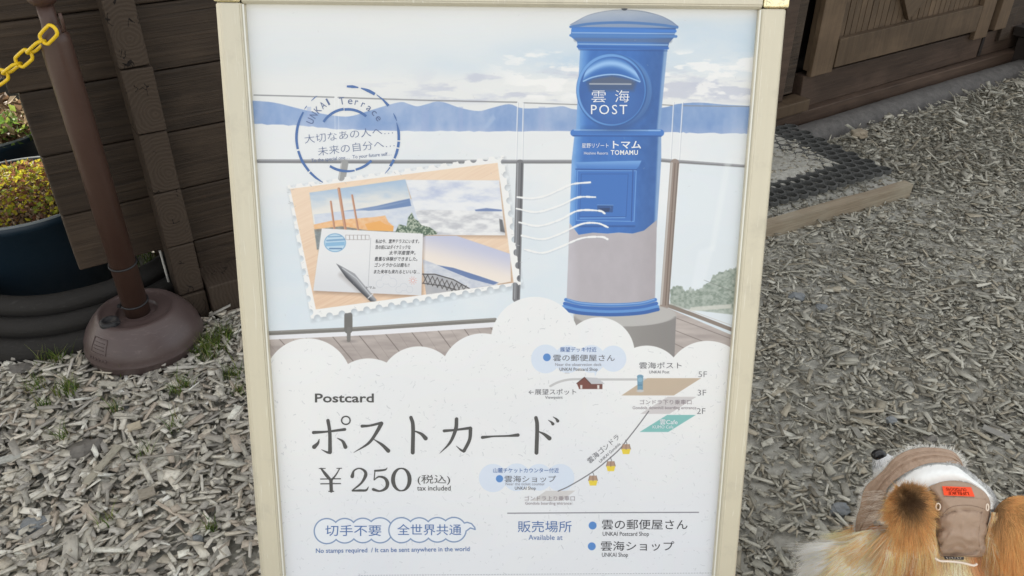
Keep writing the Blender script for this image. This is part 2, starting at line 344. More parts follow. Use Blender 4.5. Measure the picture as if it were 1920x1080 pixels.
    for P, w in (([(476, 178), (626, 182)], 2.4), ([(634, 182.5), (800, 188), (969, 191.5)], 2.6), ([(981, 192.5), (1085, 196)], 2), ([(1240, 196), (1262, 197.5)], 2), ([(1280, 198), (1406, 199.5)], 1.6)): line(P, w, gr, .85)
    for x0, x1 in ((970.5, 967.5), (981, 979), (1263, 1257), (1280, 1273)):
        line([(x0, 192), (x1, 300)], 1.6, (236, 238, 240), .9); line([(x0 + 1.6, 192), (x1 + 1.6, 300)], .8, (150, 158, 175), .6)
    for x in (627, 634): line([(x, 182), (x + 2, 300)], 1, (240, 242, 245), .5)
    def rail(P, w, c0=(120, 121, 125), c1=(160, 162, 168)):
        line(P, w, c0); line([(x, y - w * .28) for x, y in P], w * .35, c1, .8)
    rail([(484, 302), (700, 303), (945, 303), (1074, 303)], 7); rail([(1238, 300), (1260, 302), (1395, 312)], 6.5)
    line([(975, 306), (968, 560)], 14, (112, 113, 118)); line([(971, 306), (965, 560)], 2, (160, 162, 168), .8); line([(978.5, 306), (971, 560)], 3, (74, 75, 80), .8)
    line([(646, 306), (640, 340)], 14, (150, 151, 152)); line([(640, 306), (635, 340)], 1.5, (200, 200, 200))
    # right hand glass corner with trees
    poly([(1276, 306), (1400, 314), (1372, 618), (1254, 572)], (216, 224, 231), .9)
    trees = [(1256, 575), (1257, 545), (1264, 537), (1272, 534), (1280, 539), (1286, 548), (1296, 538), (1303, 545), (1312, 542), (1320, 535), (1330, 528), (1338, 517), (1345, 512), (1356, 509), (1366, 505), (1376, 503), (1384, 500), (1372, 622)]
    tr2 = []
    for a, b in zip(trees[:-1], trees[1:]):
        for k in range(4): tr2.append((a[0] + (b[0] - a[0]) * k / 4 + random.uniform(-1.3, 1.3), a[1] + (b[1] - a[1]) * k / 4 + random.uniform(-1.8, 1.8)))
    def tcol(X, Y):
        n = vnoise(X / 5, Y / 4, 12, 4); c = lerp3((158, 168, 158), (96, 112, 98), np.clip(n * 1.8 - .5, 0, 1)); f = sst(562, 600, Y)[..., None]; return c * (1 - .55 * f) + np.array([200, 205, 200]) * .55 * f
    poly(tr2, tcol, .85, .8)
    poly([(1296, 576), (1372, 570), (1371, 578), (1290, 584)], (205, 205, 198), .8, 1); line([(1320, 525), (1372, 545)], 1, (90, 95, 90), .6)
    poly([(1310, 470), (1340, 460), (1318, 540), (1295, 545)], (226, 232, 238), .5, 3); poly([(1360, 300), (1372, 300), (1340, 470), (1330, 470)], (232, 237, 240), .35, 3)
    # deck
    poly([(495, 632), (920, 605), (1080, 600), (1240, 572), (1400, 640), (1400, 760), (495, 760)], lambda X, Y: lerp3((186, 176, 172), (158, 148, 145), np.clip(vnoise(X / 40, Y / 7, 21, 4) * 1.5 - .25 + .2 * sst(620, 660, Y), 0, 1)))
    for k in range(14):
        x = 470 + 51 * k - (k * 1.2); line([(x, 612 + 22 - k * 2.5), (x + 62, 700)], 1.7, (104, 95, 92), .8)
        line([(x + 26, 634 - k * 2.5), (x + 80, 700)], .8, (130, 120, 116), .6)
    for a, b in (((1262, 594), (1410, 650)), ((1262, 618), (1400, 672)), ((1256, 640), (1340, 680))): line([a, b], 1.4, (112, 104, 100), .8)
    line([(500, 632), (700, 623), (930, 608)], 10, (225, 226, 232)); rail([(500, 625), (650, 618), (928, 600)], 8, (112, 110, 106), (142, 140, 136))
    line([(653, 592), (653, 618)], 15.5, (104, 102, 100)); line([(654, 616), (653.5, 638)], 7, (112, 110, 108)); circ(654, 640, 11, (110, 104, 102), .5, 2, 2.5)
    line([(1250, 572), (1300, 590), (1372, 618)], 7, (128, 116, 108)); line([(1252, 567), (1372, 610)], 1.5, (190, 186, 182), .7)
    line([(1265.5, 306), (1246, 572)], 16.5, (142, 128, 120)); line([(1260, 306), (1240, 570)], 3.5, (186, 180, 176), .9); line([(1266, 306), (1248, 572)], 2, (105, 88, 78), .8); line([(1272, 306), (1253, 572)], 2, (96, 86, 80), .7)
    # ---- the printed pillar box
    circ(1172, 593, 96, (176, 174, 172), 1, .6, 24); poly([(1076, 593), (1268, 593), (1264, 690), (1080, 690)], lambda X, Y: lerp3((150, 147, 145), (128, 125, 124), sst(1110, 1268, X) * .9 + .1)); circ(1172, 590, 95, (178, 176, 175), 1, .8, 22)
    def cylcol(xl, xr, yl, hi=(92, 146, 212), mid=(50, 106, 184), lo=(46, 92, 160)):
        def f(X, Y):
            k = np.clip((X - np.interp(Y, yl, xl)) / (np.interp(Y, yl, xr) - np.interp(Y, yl, xl)), 0, 1)
            c = lerp3(hi, mid, sst(.02, .14, k)); c = c * (1 - sst(.55, .95, k)[..., None]) + np.array(lo) * sst(.55, .95, k)[..., None]
            e = sst(.95, .985, k) + .5 * (1 - sst(.0, .05, k)); e = np.clip(e, 0, 1)[..., None]; c = c * (1 - .6 * e) + np.array([176, 200, 228]) * .6 * e
            return c + (vnoise(X / 9, Y / 14, 33, 3)[..., None] - .5) * 12
        return f
    yl = [90, 245, 420, 590]; xl = [1088, 1082, 1070, 1062]; xr = [1250, 1236, 1239, 1229]
    poly([(1088, 88), (1252, 88), (1237, 245), (1080, 245)], cylcol([1088, 1081], [1251, 1237], [88, 245]))
    poly([(1078, 245), (1240, 245), (1240, 300), (1232, 425), (1226, 430), (1208, 434), (1186, 438), (1160, 436), (1140, 438), (1112, 437), (1085, 441), (1068, 418), (1072, 300)], cylcol([1076, 1067], [1240, 1232], [245, 435]))
    poly([(1068, 418), (1085, 440), (1112, 436), (1140, 438), (1160, 436), (1186, 438), (1208, 432), (1232, 412), (1228, 572), (1062, 572)], lambda X, Y: lerp3((184, 180, 188), (166, 160, 166), sst(1065, 1090, X) * (.6 + .4 * sst(1180, 1230, X))) + (vnoise(X / 14, Y / 20, 40, 3)[..., None] - .5) * 8)
    # foot rings
    for y, dx, c in ((568, 0, (70, 124, 196)), (575, 2, (48, 100, 178)), (581, 4, (86, 140, 206)), (586, 5, (42, 90, 164))):
        line(spline([(1061 - dx, y - 6), (1090, y + 1), (1145, y + 4), (1200, y + 1), (1229 + dx, y - 6)], 5), 6.5, c)
    line(spline([(1064, 561), (1090, 568), (1145, 571), (1200, 568), (1227, 561)], 5), 1.2, (150, 185, 225))
    # ring above the lower cylinder
    line([(1076, 249), (1239, 249)], 13, (60, 116, 194)); line([(1077, 243.5), (1238, 244.5)], 2.4, (140, 180, 226)); line([(1075, 254.5), (1240, 255)], 2.2, (36, 80, 150))
    # cap
    poly(spline([(1069, 46), (1085, 37), (1110, 26), (1140, 20), (1171, 18), (1205, 20), (1235, 28), (1258, 38), (1272, 49)], 5) + [(1240, 55), (1171, 58), (1100, 55)], lambda X, Y: lerp3((178, 188, 204), (128, 148, 180), sst(18, 54, Y + (X - 1170) * .05 + 6 * vnoise(X / 20, Y / 10, 3, 3))))
    line(spline([(1069, 46), (1110, 26), (1171, 18), (1235, 28), (1272, 49)], 8), 1, (100, 112, 140), .7)
    circ(1171, 15.5, 5.5, (72, 78, 92), 1, .5, 4)
    line(spline([(1070, 50), (1110, 44), (1171, 42), (1235, 46), (1270, 51)], 5), 5, (74, 118, 178)); 
    poly([(1072, 50), (1268, 52), (1264, 70), (1255, 80), (1252, 92), (1084, 92), (1082, 78), (1070, 68)], lambda X, Y: lerp3((60, 116, 194), (54, 92, 150), sst(1200, 1265, X)))
    line([(1074, 56), (1266, 58)], 6, (62, 122, 204)); line([(1073, 61), (1266, 63)], 2.2, (150, 184, 224), .8); line([(1070, 66), (1268, 68)], 5, (74, 124, 188)); line([(1080, 74), (1256, 76)], 8, (92, 104, 128), .55, 2)
    line([(1084, 82), (1252, 84)], 2.2, (132, 170, 216)); line([(1084, 87), (1252, 90)], 5, (46, 98, 176)); line([(1086, 93), (1251, 95)], 2, (34, 74, 140), .7, 1)
    # round slot plate
    circ(1160, 170, 62, (60, 116, 190), 1, .6, 67); circ(1166, 170, 55, (120, 168, 222), .5, 3, 60); circ(1152, 242, 50, (36, 74, 134), .5, 5, 7)
    circ(1156, 176, 66, (44, 78, 134), .55, 5, 68); circ(1147, 169, 66.5, (40, 84, 150), 1, .6, 69); circ(1146, 168, 65, (72, 130, 200), 1, .6, 67.5); circ(1145, 167.5, 63.5, (108, 160, 222), .8, .8, 66); circ(1147.5, 169.5, 61.5, (46, 92, 164), 1, .8, 63.5); circ(1150, 190, 48, (54, 104, 176), .7, 9, 36)
    poly([(1100, 152), (1148, 141), (1194, 152), (1188, 170), (1106, 170)], (66, 82, 112), .75, 4); poly(spline([(1092, 152), (1100, 131), (1118, 114), (1142, 107), (1168, 112), (1188, 128), (1202, 152)], 5) + [(1199, 155), (1180, 146), (1150, 139.5), (1118, 143), (1096, 154)], lambda X, Y: lerp3((44, 100, 178), (142, 186, 236), np.exp(-((Y - (118 + ((X - 1145) / 50) ** 2 * 22)) / 7) ** 2)))
    line(spline([(1094, 152), (1110, 145), (1135, 140), (1160, 140), (1182, 146), (1200, 153)], 5), 2.4, (150, 188, 230)); poly([(1110, 148), (1146, 143), (1186, 150), (1186, 158), (1106, 158)], (86, 96, 118), .65, 2); line([(1106, 157), (1183, 157.5)], 2.6, (160, 168, 182))
    # collection door
    poly([(1079, 304), (1203, 301), (1198, 312), (1192, 318), (1084, 318)], lambda X, Y: lerp3((110, 160, 220), (66, 120, 196), sst(300, 316, Y))); line([(1080, 317), (1194, 318)], 2, (34, 76, 146))
    poly([(1081, 319), (1195, 319), (1191, 422), (1079, 424)], (52, 106, 184)); line([(1083, 320), (1193, 320), (1189, 415), (1081, 413), (1083, 320)], 1.4, (116, 164, 222), .8); line([(1090, 326), (1178, 326), (1174, 406), (1087, 406), (1090, 326)], 1.3, (38, 84, 156), .9)
    line([(1187, 320), (1184, 414)], 2, (34, 78, 150)); line([(1088, 409), (1172, 408)], 1.4, (120, 166, 222), .8); poly([(1120, 385), (1150, 385), (1149, 398), (1120, 398)], (38, 78, 140)); poly([(1124, 390), (1144, 390), (1142, 397), (1126, 397)], (28, 56, 104)); line([(1120, 384), (1150, 384.5)], 1, (130, 170, 220), .8)
    line([(1081, 424), (1190, 424)], 3, (34, 74, 140), .8, 1.2)
    # ---- stamp shaped photograph
    o = [(538, 347), (944, 291), (977, 534), (583, 598)]
    def edge_pts(a, b, n): return [(a[0] + (b[0] - a[0]) * (k + .5) / n, a[1] + (b[1] - a[1]) * (k + .5) / n) for k in range(n)]
    holes = edge_pts(o[0], o[1], 18) + edge_pts(o[1], o[2], 10) + edge_pts(o[2], o[3], 17) + edge_pts(o[3], o[0], 10)
    def st_alpha(X, Y, dx=0, dy=0, soft=.5):
        d = sdf_poly(X - dx, Y - dy, o); d = d + (vnoise(X / 3, Y / 3, 50, 2) - .5) * 1.6
        for hx, hy in holes: d = np.maximum(d, 6.3 - np.sqrt((X - dx - hx) ** 2 + (Y - dy - hy) ** 2))
        return cov(d, soft)
    s = sl_(525, 280, 990, 612); blend(s, .38 * st_alpha(PX[s], PY[s], 2.5, 4.5, 5), (110, 116, 126)); blend(s, st_alpha(PX[s], PY[s]), (234, 234, 234))
    pic = [(544, 354), (933, 305), (963, 530), (592, 580)]
    inpic = lambda X, Y: cov(sdf_poly(X, Y, pic))
    poly(pic, lambda X, Y: lerp3((234, 210, 186), (218, 184, 156), np.clip(sst(380, 560, Y) * .6 + .8 * (vnoise((X * .9 - Y * .3) / 60, (Y + X * .5) / 2.4, 60, 3) - .4), 0, 1)))
    def sh(P, k=1): poly([(x + 3, y + 4) for x, y in P], (120, 92, 74), .45, 4, inpic)
    p1 = [(580, 361), (760, 336), (777, 400), (797, 442), (594, 466)]; p2 = [(760, 337), (936, 338), (947, 441), (793, 440)]; p3 = [(790, 442), (856, 442), (957, 476), (958, 528), (800, 556)]
    for P in (p1, p3, p2): sh(P)
    poly(p3, lambda X, Y: lerp3((188, 192, 216), (232, 222, 214), sst(445, 500, Y + (X - 850) * -.28)), 1, .5, inpic)
    poly([(792, 486), (830, 500), (880, 512), (935, 534), (800, 560)], lambda X, Y: lerp3((222, 224, 228), (170, 178, 198), vnoise(X / 12, Y / 6, 61, 3)), 1, .6, inpic); poly([(820, 497), (850, 502), (900, 518), (935, 530), (925, 534), (880, 522), (845, 508)], (84, 110, 162), .9, .6, inpic)
    poly([(792, 512), (812, 514), (845, 522), (862, 530), (880, 543), (800, 556)], (150, 148, 150), .6, .6, inpic)
    for k in range(9):
        x = 793 + k * 9; y = 513 + k * 2.6; line([(x, y), (x + 9, y + 20)], 1.6, (70, 68, 70), .9, .4, inpic); line([(x + 9, y + 2), (x, y + 18)], 1.6, (70, 68, 70), .9, .4, inpic)
    line([(792, 514), (815, 514), (850, 524), (880, 541)], 2, (64, 62, 64), 1, .4, inpic); line([(792, 531), (830, 536), (862, 546)], 2, (64, 62, 64), .8, .4, inpic)
    poly(p1, lambda X, Y: lerp3((164, 188, 214), (226, 224, 220), sst(350, 400, Y + (X - 580) * .08 + 26 * (vnoise(X / 26, Y / 9, 62, 4) - .5))))
    poly([(588, 402), (640, 396), (700, 388), (777, 372), (786, 412), (797, 442), (592, 430)], lambda X, Y: lerp3((220, 224, 230), (190, 200, 220), vnoise(X / 14, Y / 6, 63, 3)))
    poly([(672, 392), (706, 386), (740, 378), (768, 372), (771, 386), (730, 392), (690, 395)], (92, 122, 172), .9, .8); poly([(640, 396), (700, 388), (770, 376), (700, 394)], (130, 152, 190), .8, 1)
    poly([(588, 421), (620, 414), (660, 410), (700, 407), (722, 404), (728, 416), (738, 424), (736, 434), (590, 434)], lambda X, Y: lerp3((228, 168, 112), (236, 200, 160), vnoise(X / 7, Y / 4, 64, 3)), 1, .6); poly([(684, 420), (712, 414), (722, 420), (738, 424), (737, 434), (690, 432)], (232, 168, 92), .95, .6)
    poly([(589, 430), (640, 424), (690, 432), (800, 436), (797, 444), (594, 468)], lambda X, Y: lerp3((84, 92, 98), (150, 160, 160), vnoise(X / 5, Y / 4, 65, 3)), .85, .6)
    for a, b, w in (((620, 378), (627, 430), 3.6), ((635, 354), (648, 434), 5.2), ((660, 366), (672, 434), 3.6)): line([a, b], w, (176, 124, 98)); line([(a[0] - 1, a[1]), (b[0] - 1, b[1])], w * .4, (206, 164, 138), .8)
    poly(p2, lambda X, Y: lerp3((170, 182, 214), (228, 230, 234), sst(.05, .75, vnoise(X / 34, Y / 12, 66, 5) + .25 * sst(345, 395, Y))))
    poly([(778, 393), (941, 396), (947, 441), (793, 440)], lambda X, Y: lerp3((186, 188, 196), (230, 231, 233), sst(.2, .7, vnoise(X / 22, Y / 8, 67, 5))), 1, 1); poly([(890, 393), (912, 390), (941, 393), (941, 396), (892, 396)], (98, 120, 168), .9, .6)
    fol = [(742, 433), (748, 420), (762, 424), (765, 408), (772, 398), (777, 410), (784, 414), (790, 422), (806, 426), (820, 436), (818, 440), (796, 441), (742, 438)]
    poly(fol, lambda X, Y: lerp3((70, 92, 74), (168, 178, 160), sst(.4, .65, vnoise(X / 2.5, Y / 2.5, 68, 3))), .95, .7); poly([(936, 410), (942, 412), (947, 436), (938, 434)], (70, 72, 78), .8, 1, )
    card = [(603, 428), (793, 438), (790, 554), (587, 545)]; poly([(x + 2, y + 4) for x, y in card], (110, 88, 76), .5, 4, inpic)
    poly(card, lambda X, Y: lerp3((226, 227, 230), (206, 208, 214), sst(470, 550, Y) * .7))
    line([(695, 446), (690, 540)], .7, (150, 152, 160), .8); circ(628, 455, 20.5, (110, 160, 200), 1, .6, 17.5); circ(628, 455, 19, (186, 212, 230), 1, .6, 16); poly([(610, 455), (646, 453), (646, 460), (611, 462)], (120, 170, 210), .8, .6); line([(613, 451), (645, 449)], 3.5, (96, 140, 186), .7); line([(618, 466), (640, 466)], 2.6, (70, 110, 160), .8); line([(616, 444), (640, 443)], 2.5, (110, 150, 190), .7)
    for k in range(6): line([(648 + k * 7.4, 440.5), (655 + k * 7.4, 441), (655 + k * 7.4, 449.5), (648 + k * 7.4, 449), (648 + k * 7.4, 440.5)], .9, (150, 140, 140), .8)
    s = sl_(700, 510, 790, 552); blend(s, cov(np.abs(union_sdf(PX[s], PY[s], [(712, 532, 7), (724, 524, 9), (736, 530, 8), (748, 543, 6), (757, 538, 7), (768, 543, 6)])) - .35) * .5, (168, 176, 190)); circ(774, 526, 3.4, (216, 120, 110), .7); circ(774, 526, 2.4, (222, 224, 228))
    for k in range(10): a = k * math.pi / 5; line([(774 + 5 * math.cos(a), 526 + 5 * math.sin(a)), (774 + 7.5 * math.cos(a), 526 + 7.5 * math.sin(a))], .8, (220, 130, 120), .7)
    # pen
    line([(640, 515), (700, 566)], 9, (120, 110, 106), .35, 4, inpic); poly([(630, 494), (640, 499), (665, 513), (690, 543), (706, 562), (704, 566), (694, 565), (676, 548), (648, 520)], lambda X, Y: lerp3((150, 152, 158), (62, 64, 72), sst(-3, 5, (X - 630) * -.62 + (Y - 494) * .62 + 1)), 1, .5, inpic); line([(642, 503), (668, 522), (696, 556)], 1.6, (205, 208, 214), .8, .6, inpic); line([(690, 559), (699, 551)], 2, (215, 216, 220), .9, .4, inpic)
    # worn flecks on the stamp border
    for k in range(46):
        t_ = random.random(); i = random.randrange(4); a, b = o[i], o[(i + 1) % 4]; x = a[0] + (b[0] - a[0]) * t_ + random.uniform(-4, 9) * (1 if i in (0, 3) else -1); y = a[1] + (b[1] - a[1]) * t_ + random.uniform(2, 10) * (1 if i in (0,) else (-1 if i == 2 else 0)); an = random.uniform(-.9, .9)
        line([(x, y), (x + 4 * math.cos(an), y + 4 * math.sin(an))], random.uniform(.4, 1.3), (176, 178, 182), .7)
    # wavy postmark
    for P in ([(90, 148), (170, 155), (250, 140), (330, 105), (400, 75), (500, 65)], [(85, 213), (200, 232), (330, 195), (430, 150), (530, 148)], [(100, 290), (210, 310), (330, 275), (430, 225), (550, 225), (582, 240)], [(115, 365), (230, 385), (330, 355), (450, 300), (540, 295), (600, 318)], [(130, 442), (230, 462), (330, 430), (450, 380), (560, 372), (598, 385)]):
        Q = [(940 + x / 3, 320 + y / 3) for x, y in spline(P, 6)]; line([(x + .6, y + 1.4) for x, y in Q], 3.4, (150, 160, 175), .3, 1.6)
        for a, b in zip(Q[:-1], Q[1:]): line([a, b], random.uniform(2.4, 4.2), (234, 235, 236))
    # white cloud field
    cs = [(577, 717, 82.6), (691, 749, 77), (785, 724.5, 75), (905, 705, 80), (1003, 639, 82.6), (1123, 662, 67), (1213, 716, 68), (1327, 720, 81), (470, 760, 80), (1420, 730, 78)]
    d = np.minimum(union_sdf(X, Y, cs), 700 - Y); nn = vnoise(X / 180, Y / 180, 70, 3)
    c = lerp3((231, 232, 233), (219, 223, 231), np.clip(sst(640, 1080, Y) * .75 + (nn - .5) * .7, 0, 1)); blend(full, cov(d), c)
    rr = np.random.default_rng(5)
    for k in range(1500):
        x = rr.uniform(510, 1368); y = rr.uniform(575, 1085)
        if min([math.hypot(x - a, y - b) - r for a, b, r in cs] + [700 - y]) > -4: continue
        an = rr.uniform(0, 6.28); l = rr.uniform(.5, 5.5) * rr.random(); b = rr.uniform(-.6, .6)
        line([(x, y), (x + l * math.cos(an), y + l * math.sin(an)), (x + l * math.cos(an) + l * math.cos(an + b), y + l * math.sin(an) + l * math.sin(an + b))], rr.uniform(.35, .9), (168, 172, 180), rr.uniform(.3, .85))
    for k in range(60):
        x = rr.uniform(480, 1400); y = rr.uniform(20, 640); an = rr.uniform(0, 6.28); line([(x, y), (x + 3 * math.cos(an), y + 3 * math.sin(an))], .6, (180, 180, 184), .5)
    # ---- map
    def blob(cs, c, al=.9):
        x0 = min(a - r for a, b, r in cs); x1 = max(a + r for a, b, r in cs); y0 = min(b - r for a, b, r in cs); y1 = max(b + r for a, b, r in cs); s = sl_(x0, y0, x1, y1); blend(s, cov(union_sdf(PX[s], PY[s], cs)) * al, c)
    blob([(1023, 673, 27), (1065, 673.5, 26), (1109, 673, 26), (1150, 672.5, 24.5)], (206, 218, 236)); poly([(1113, 692), (1122, 692), (1116, 706)], (206, 218, 236), .9)
    blob([(924.5, 896.5, 26.5), (969, 895, 26), (1011, 895, 25), (1051, 896, 26)], (206, 218, 236))
    blu = (78, 130, 198)
    for x, y, r in ((1025.5, 670, 7.2), (936.6, 897.7, 6.8), (1111.3, 985.5, 7.4), (1109.7, 1024.5, 7.4)): circ(x, y, r, blu)
    line(spline([(1032, 724), (1046, 717), (1065, 712), (1090, 711), (1120, 711.5), (1220, 711.5)], 6), 4.2, (188, 188, 190))
    poly([(1214, 709), (1315, 709), (1263.6, 741.5), (1165.5, 741.5)], (188, 170, 150)); poly([(1252, 744), (1306, 744), (1255.6, 776), (1200.6, 776)], (200, 196, 198)); poly([(1251, 778), (1305, 778), (1253.3, 810), (1199.5, 810)], (122, 184, 182)); poly([(1023.6, 920.4), (1079, 920), (1053, 939.4), (996.5, 939.4)], (202, 200, 201))
    poly([(1085, 717), (1130, 716), (1129.5, 729.5), (1085.5, 729.5)], (104, 62, 58)); poly([(1096, 707.5), (1120, 708.5), (1134, 720), (1108, 720)], (186, 188, 194)); poly([(1081.5, 719), (1096, 707), (1108, 720), (1104, 729), (1086, 729)], (112, 62, 56)); line([(1081.5, 719), (1096, 707.5), (1108, 720)], 1.4, (70, 44, 42))
    for x in (1088, 1120): poly([(x, 722), (x + 4, 722), (x + 4, 729), (x, 729)], (214, 210, 208))
    circ(1200.5, 706, 6, (110, 150, 176), 1, .5, 3.6); poly([(1195, 706), (1206, 706), (1205.5, 732), (1195.5, 732)], (104, 146, 172)); circ(1200.5, 712, 4.5, (130, 172, 196)); circ(1200.5, 733, 7, (190, 190, 190), 1, .5, 2.5); line([(1197, 722), (1204, 722)], 1.2, (70, 110, 140))
    cable = spline([(1216.6, 771), (1196, 799), (1174, 827), (1164, 840), (1145.4, 857.6), (1111.6, 884.7), (1069.6, 910.4), (1046.6, 921)], 6); line(cable, 1.9, (98, 98, 104))
    for x, y in ((1174, 842), (1145.4, 874), (1112, 901)):
        line([(x - 1, y - 17), (x + 2, y - 9)], 1, (80, 80, 84)); poly([(x - 6, y - 9), (x + 6, y - 9), (x + 8.5, y), (x - 8.5, y)], (170, 140, 120)); poly([(x - 8.5, y), (x + 8.5, y), (x + 6, y + 9.5), (x - 6, y + 9.5)], (226, 200, 60)); line([(x, y - 9), (x, y + 1)], 1, (110, 90, 80)); line([(x - 8.5, y), (x - 6, y - 9)], 1.1, (120, 96, 80)); line([(x + 8.5, y), (x + 6, y - 9)], 1.1, (120, 96, 80))
    line([(951.8, 962.4), (1130, 961.4), (1310, 960.8)], 1.8, (110, 110, 120))
    for k in range(130):
        x = 672 + k * 5.2; line([(x, 1079 - k * .035), (x + 2.6, 1079 - k * .035)], 1.1, (160, 165, 172), .9)
    ob = (112, 136, 174)
    def outl(cs, w, c, tail=None):
        x0 = min(a - r for a, b, r in cs) - 3; x1 = max(a + r for a, b, r in cs) + 25; s = sl_(x0, 960, x1, 1030); d = union_sdf(PX[s], PY[s], cs)
        if tail: d = np.minimum(d, sdf_poly(PX[s], PY[s], tail))
        blend(s, cov(d), (224, 229, 237)); blend(s, cov(np.abs(d) - w / 2), c)
    outl([(612.5, 996, 23.5), (646, 995.3, 23), (680, 994.8, 23), (712.5, 994.5, 23.5)], 2.3, ob)
    outl([(752.5, 994.3, 23.5), (786, 994, 23), (820, 993.6, 23), (851, 993.3, 23)], 2.3, ob, [(866, 982), (876, 979.5), (884, 982), (890, 989), (891, 993), (882, 990), (874, 996), (866, 996)])
    # slight worn streaks in the print
    n = vnoise(X / 300, Y / 200, 90, 3); IMG *= (1 + (n[..., None] - .5) * .03).astype(np.float32)
    IMG *= .95; IMG += np.array([.84, .86, .875], np.float32) * .05  # pale reflection veil of the glossy sheet, blended into the print colours
    np.clip(IMG, 0, 1, out=IMG)
paint_poster()
img = bpy.data.images.new('poster_print', TW, TH, alpha=False)
buf = np.ones((TH, TW, 4), np.float32); buf[..., :3] = IMG[::-1]; img.pixels.foreach_set(buf.ravel()); img.update(); img.pack(); del buf

stand = empty('poster_stand', S_LOC); stand.rotation_euler = S_ROT
tag(stand, 'champagne framed A-frame stand holding the Japanese postcard poster with the blue pillar box', 'sign stand')
def poster_mat():
    M = NM('glossy_poster_print', .30, .5); t = M.n('ShaderNodeTexImage'); t.image = img; t.interpolation = 'Cubic'; uvn = M.n('ShaderNodeUVMap'); M.l(uvn.outputs[0], t.inputs[0])
    M.base(t.outputs['Color']); v = M.coord((1, 1, 1)); M.bump(M.noise(v, 7, 3), .008, .3); return M.m
me = bpy.data.meshes.new('poster'); b = bmesh.new(); uvl = b.loops.layers.uv.new('UVMap')
NU, NV = 12, 16; grid = [[b.verts.new((U0 + (U1 - U0) * i / NU, 0.0, V0 + (V1 - V0) * j / NV)) for i in range(NU + 1)] for j in range(NV + 1)]
for j in range(NV):
    for i in range(NU):
        f = b.faces.new((grid[j][i], grid[j + 1][i], grid[j + 1][i + 1], grid[j][i + 1]))
        for lp, (a, c) in zip(f.loops, ((i, j), (i, j + 1), (i + 1, j + 1), (i + 1, j))): lp[uvl].uv = (a / NU, 1 - c / NV)
        if f.normal.length == 0: f.normal_update()
b.to_mesh(me); b.free(); me.materials.append(poster_mat()); poster = link('poster', me, stand)

# lettering: flat printed glyph outlines laid on the poster
INK = {'k': (82, 82, 82), 'g': (112, 112, 118), 'l': (150, 150, 158), 'b': (84, 116, 170), 'B': (98, 130, 184), 'w': (228, 232, 238), 's': (96, 112, 150), 'r': (150, 140, 146), 'd': (60, 60, 66)}
INKM = {}
def ink(k):
    if k not in INKM: INKM[k] = NM('ink_' + {'k': 'charcoal', 'g': 'grey', 'l': 'pale_grey', 'b': 'blue', 'B': 'light_blue', 'w': 'white', 's': 'slate', 'r': 'warm_grey', 'd': 'dark'}[k], .45, .4, 0, rgb(*INK[k])).m
    return INKM[k]
LIFT = [.00035]
def flat_print(name, V2, F, col, lift=None):
    y = -(lift or LIFT[0]); V = []
    for x, yy in V2:
        u, v = suv(x, yy); V.append((u, y, v))
    o = mesh(name, V, F, ink(col), poster); return o
def glyphs(body, offset=0.0, shear=0.0, res=3, spacing=1.0):
    cu = bpy.data.curves.new('t', 'FONT'); cu.body = body; cu.offset = offset; cu.resolution_u = res; cu.shear = shear; cu.space_character = spacing; cu.fill_mode = 'FRONT'
    o = bpy.data.objects.new('t', cu); COL.objects.link(o); dg = bpy.context.evaluated_depsgraph_get(); m = bpy.data.meshes.new_from_object(o.evaluated_get(dg))
    V = [(v.co.x, v.co.y) for v in m.vertices]; F = [tuple(p.vertices) for p in m.polygons]
    bpy.data.objects.remove(o); bpy.data.curves.remove(cu); bpy.data.meshes.remove(m); return V, F
CAPH = (lambda V: max(v[1] for v in V) - min(v[1] for v in V))(glyphs('H')[0])
def text(body, x0, y0, x1, em, col='k', y1=None, offset=0.0, shear=0.0, spacing=1.0, name='lettering'):
    """baseline from (x0,y0) to (x1,y1 or y0); em = height of the full-width body"""
    V, F = glyphs(body, offset, shear, spacing=spacing)
    if not V: return
    y1 = y0 if y1 is None else y1; a = min(v[0] for v in V); w = max(v[0] for v in V) - a; Lx = math.hypot(x1 - x0, y1 - y0); sx = Lx / w; sy = em * .93 if any(ord(k) > 255 for k in body) else em * .72 / CAPH; c, s = (x1 - x0) / Lx, (y1 - y0) / Lx
    out = []
    for vx, vy in V:
        p = (vx - a) * sx; q = vy * sy; out.append((x0 + p * c + q * s, y0 + p * s - q * c))
    return flat_print(name, out, F, col)
def stroke(P, W, n=7, cap=True):
    """variable-width brush stroke polygon along a spline"""
    m = len(P); Q = spline(P, n); ts = np.linspace(0, m - 1, len(Q)); w = np.interp(ts, range(m), W); Lp = []; Rp = []
    for i, (x, y) in enumerate(Q):
        a = Q[max(0, i - 1)]; b_ = Q[min(len(Q) - 1, i + 1)]; dx, dy = b_[0] - a[0], b_[1] - a[1]; l = math.hypot(dx, dy) or 1; nx, ny = -dy / l, dx / l
        Lp.append((x + nx * w[i] / 2, y + ny * w[i] / 2)); Rp.append((x - nx * w[i] / 2, y - ny * w[i] / 2))
    V = Lp + Rp; N = len(Q); F = [(i, i + 1, N + i + 1, N + i) for i in range(N - 1)]
    def capf(i, sgn):
        x, y = Q[i]; a = Q[max(0, i - 1)]; b_ = Q[min(N - 1, i + 1)]; an = math.atan2(b_[1] - a[1], b_[0] - a[0]) + (0 if sgn > 0 else math.pi); k0 = len(V); V.append((x, y)); m_ = 8
        for k in range(m_ + 1): t = an - math.pi / 2 + math.pi * k / m_; V.append((x + math.cos(t) * w[i] / 2, y + math.sin(t) * w[i] / 2))
        for k in range(m_): F.append((k0, k0 + 1 + k, k0 + 2 + k))
    if cap: capf(0, -1); capf(N - 1, 1)
    return V, F
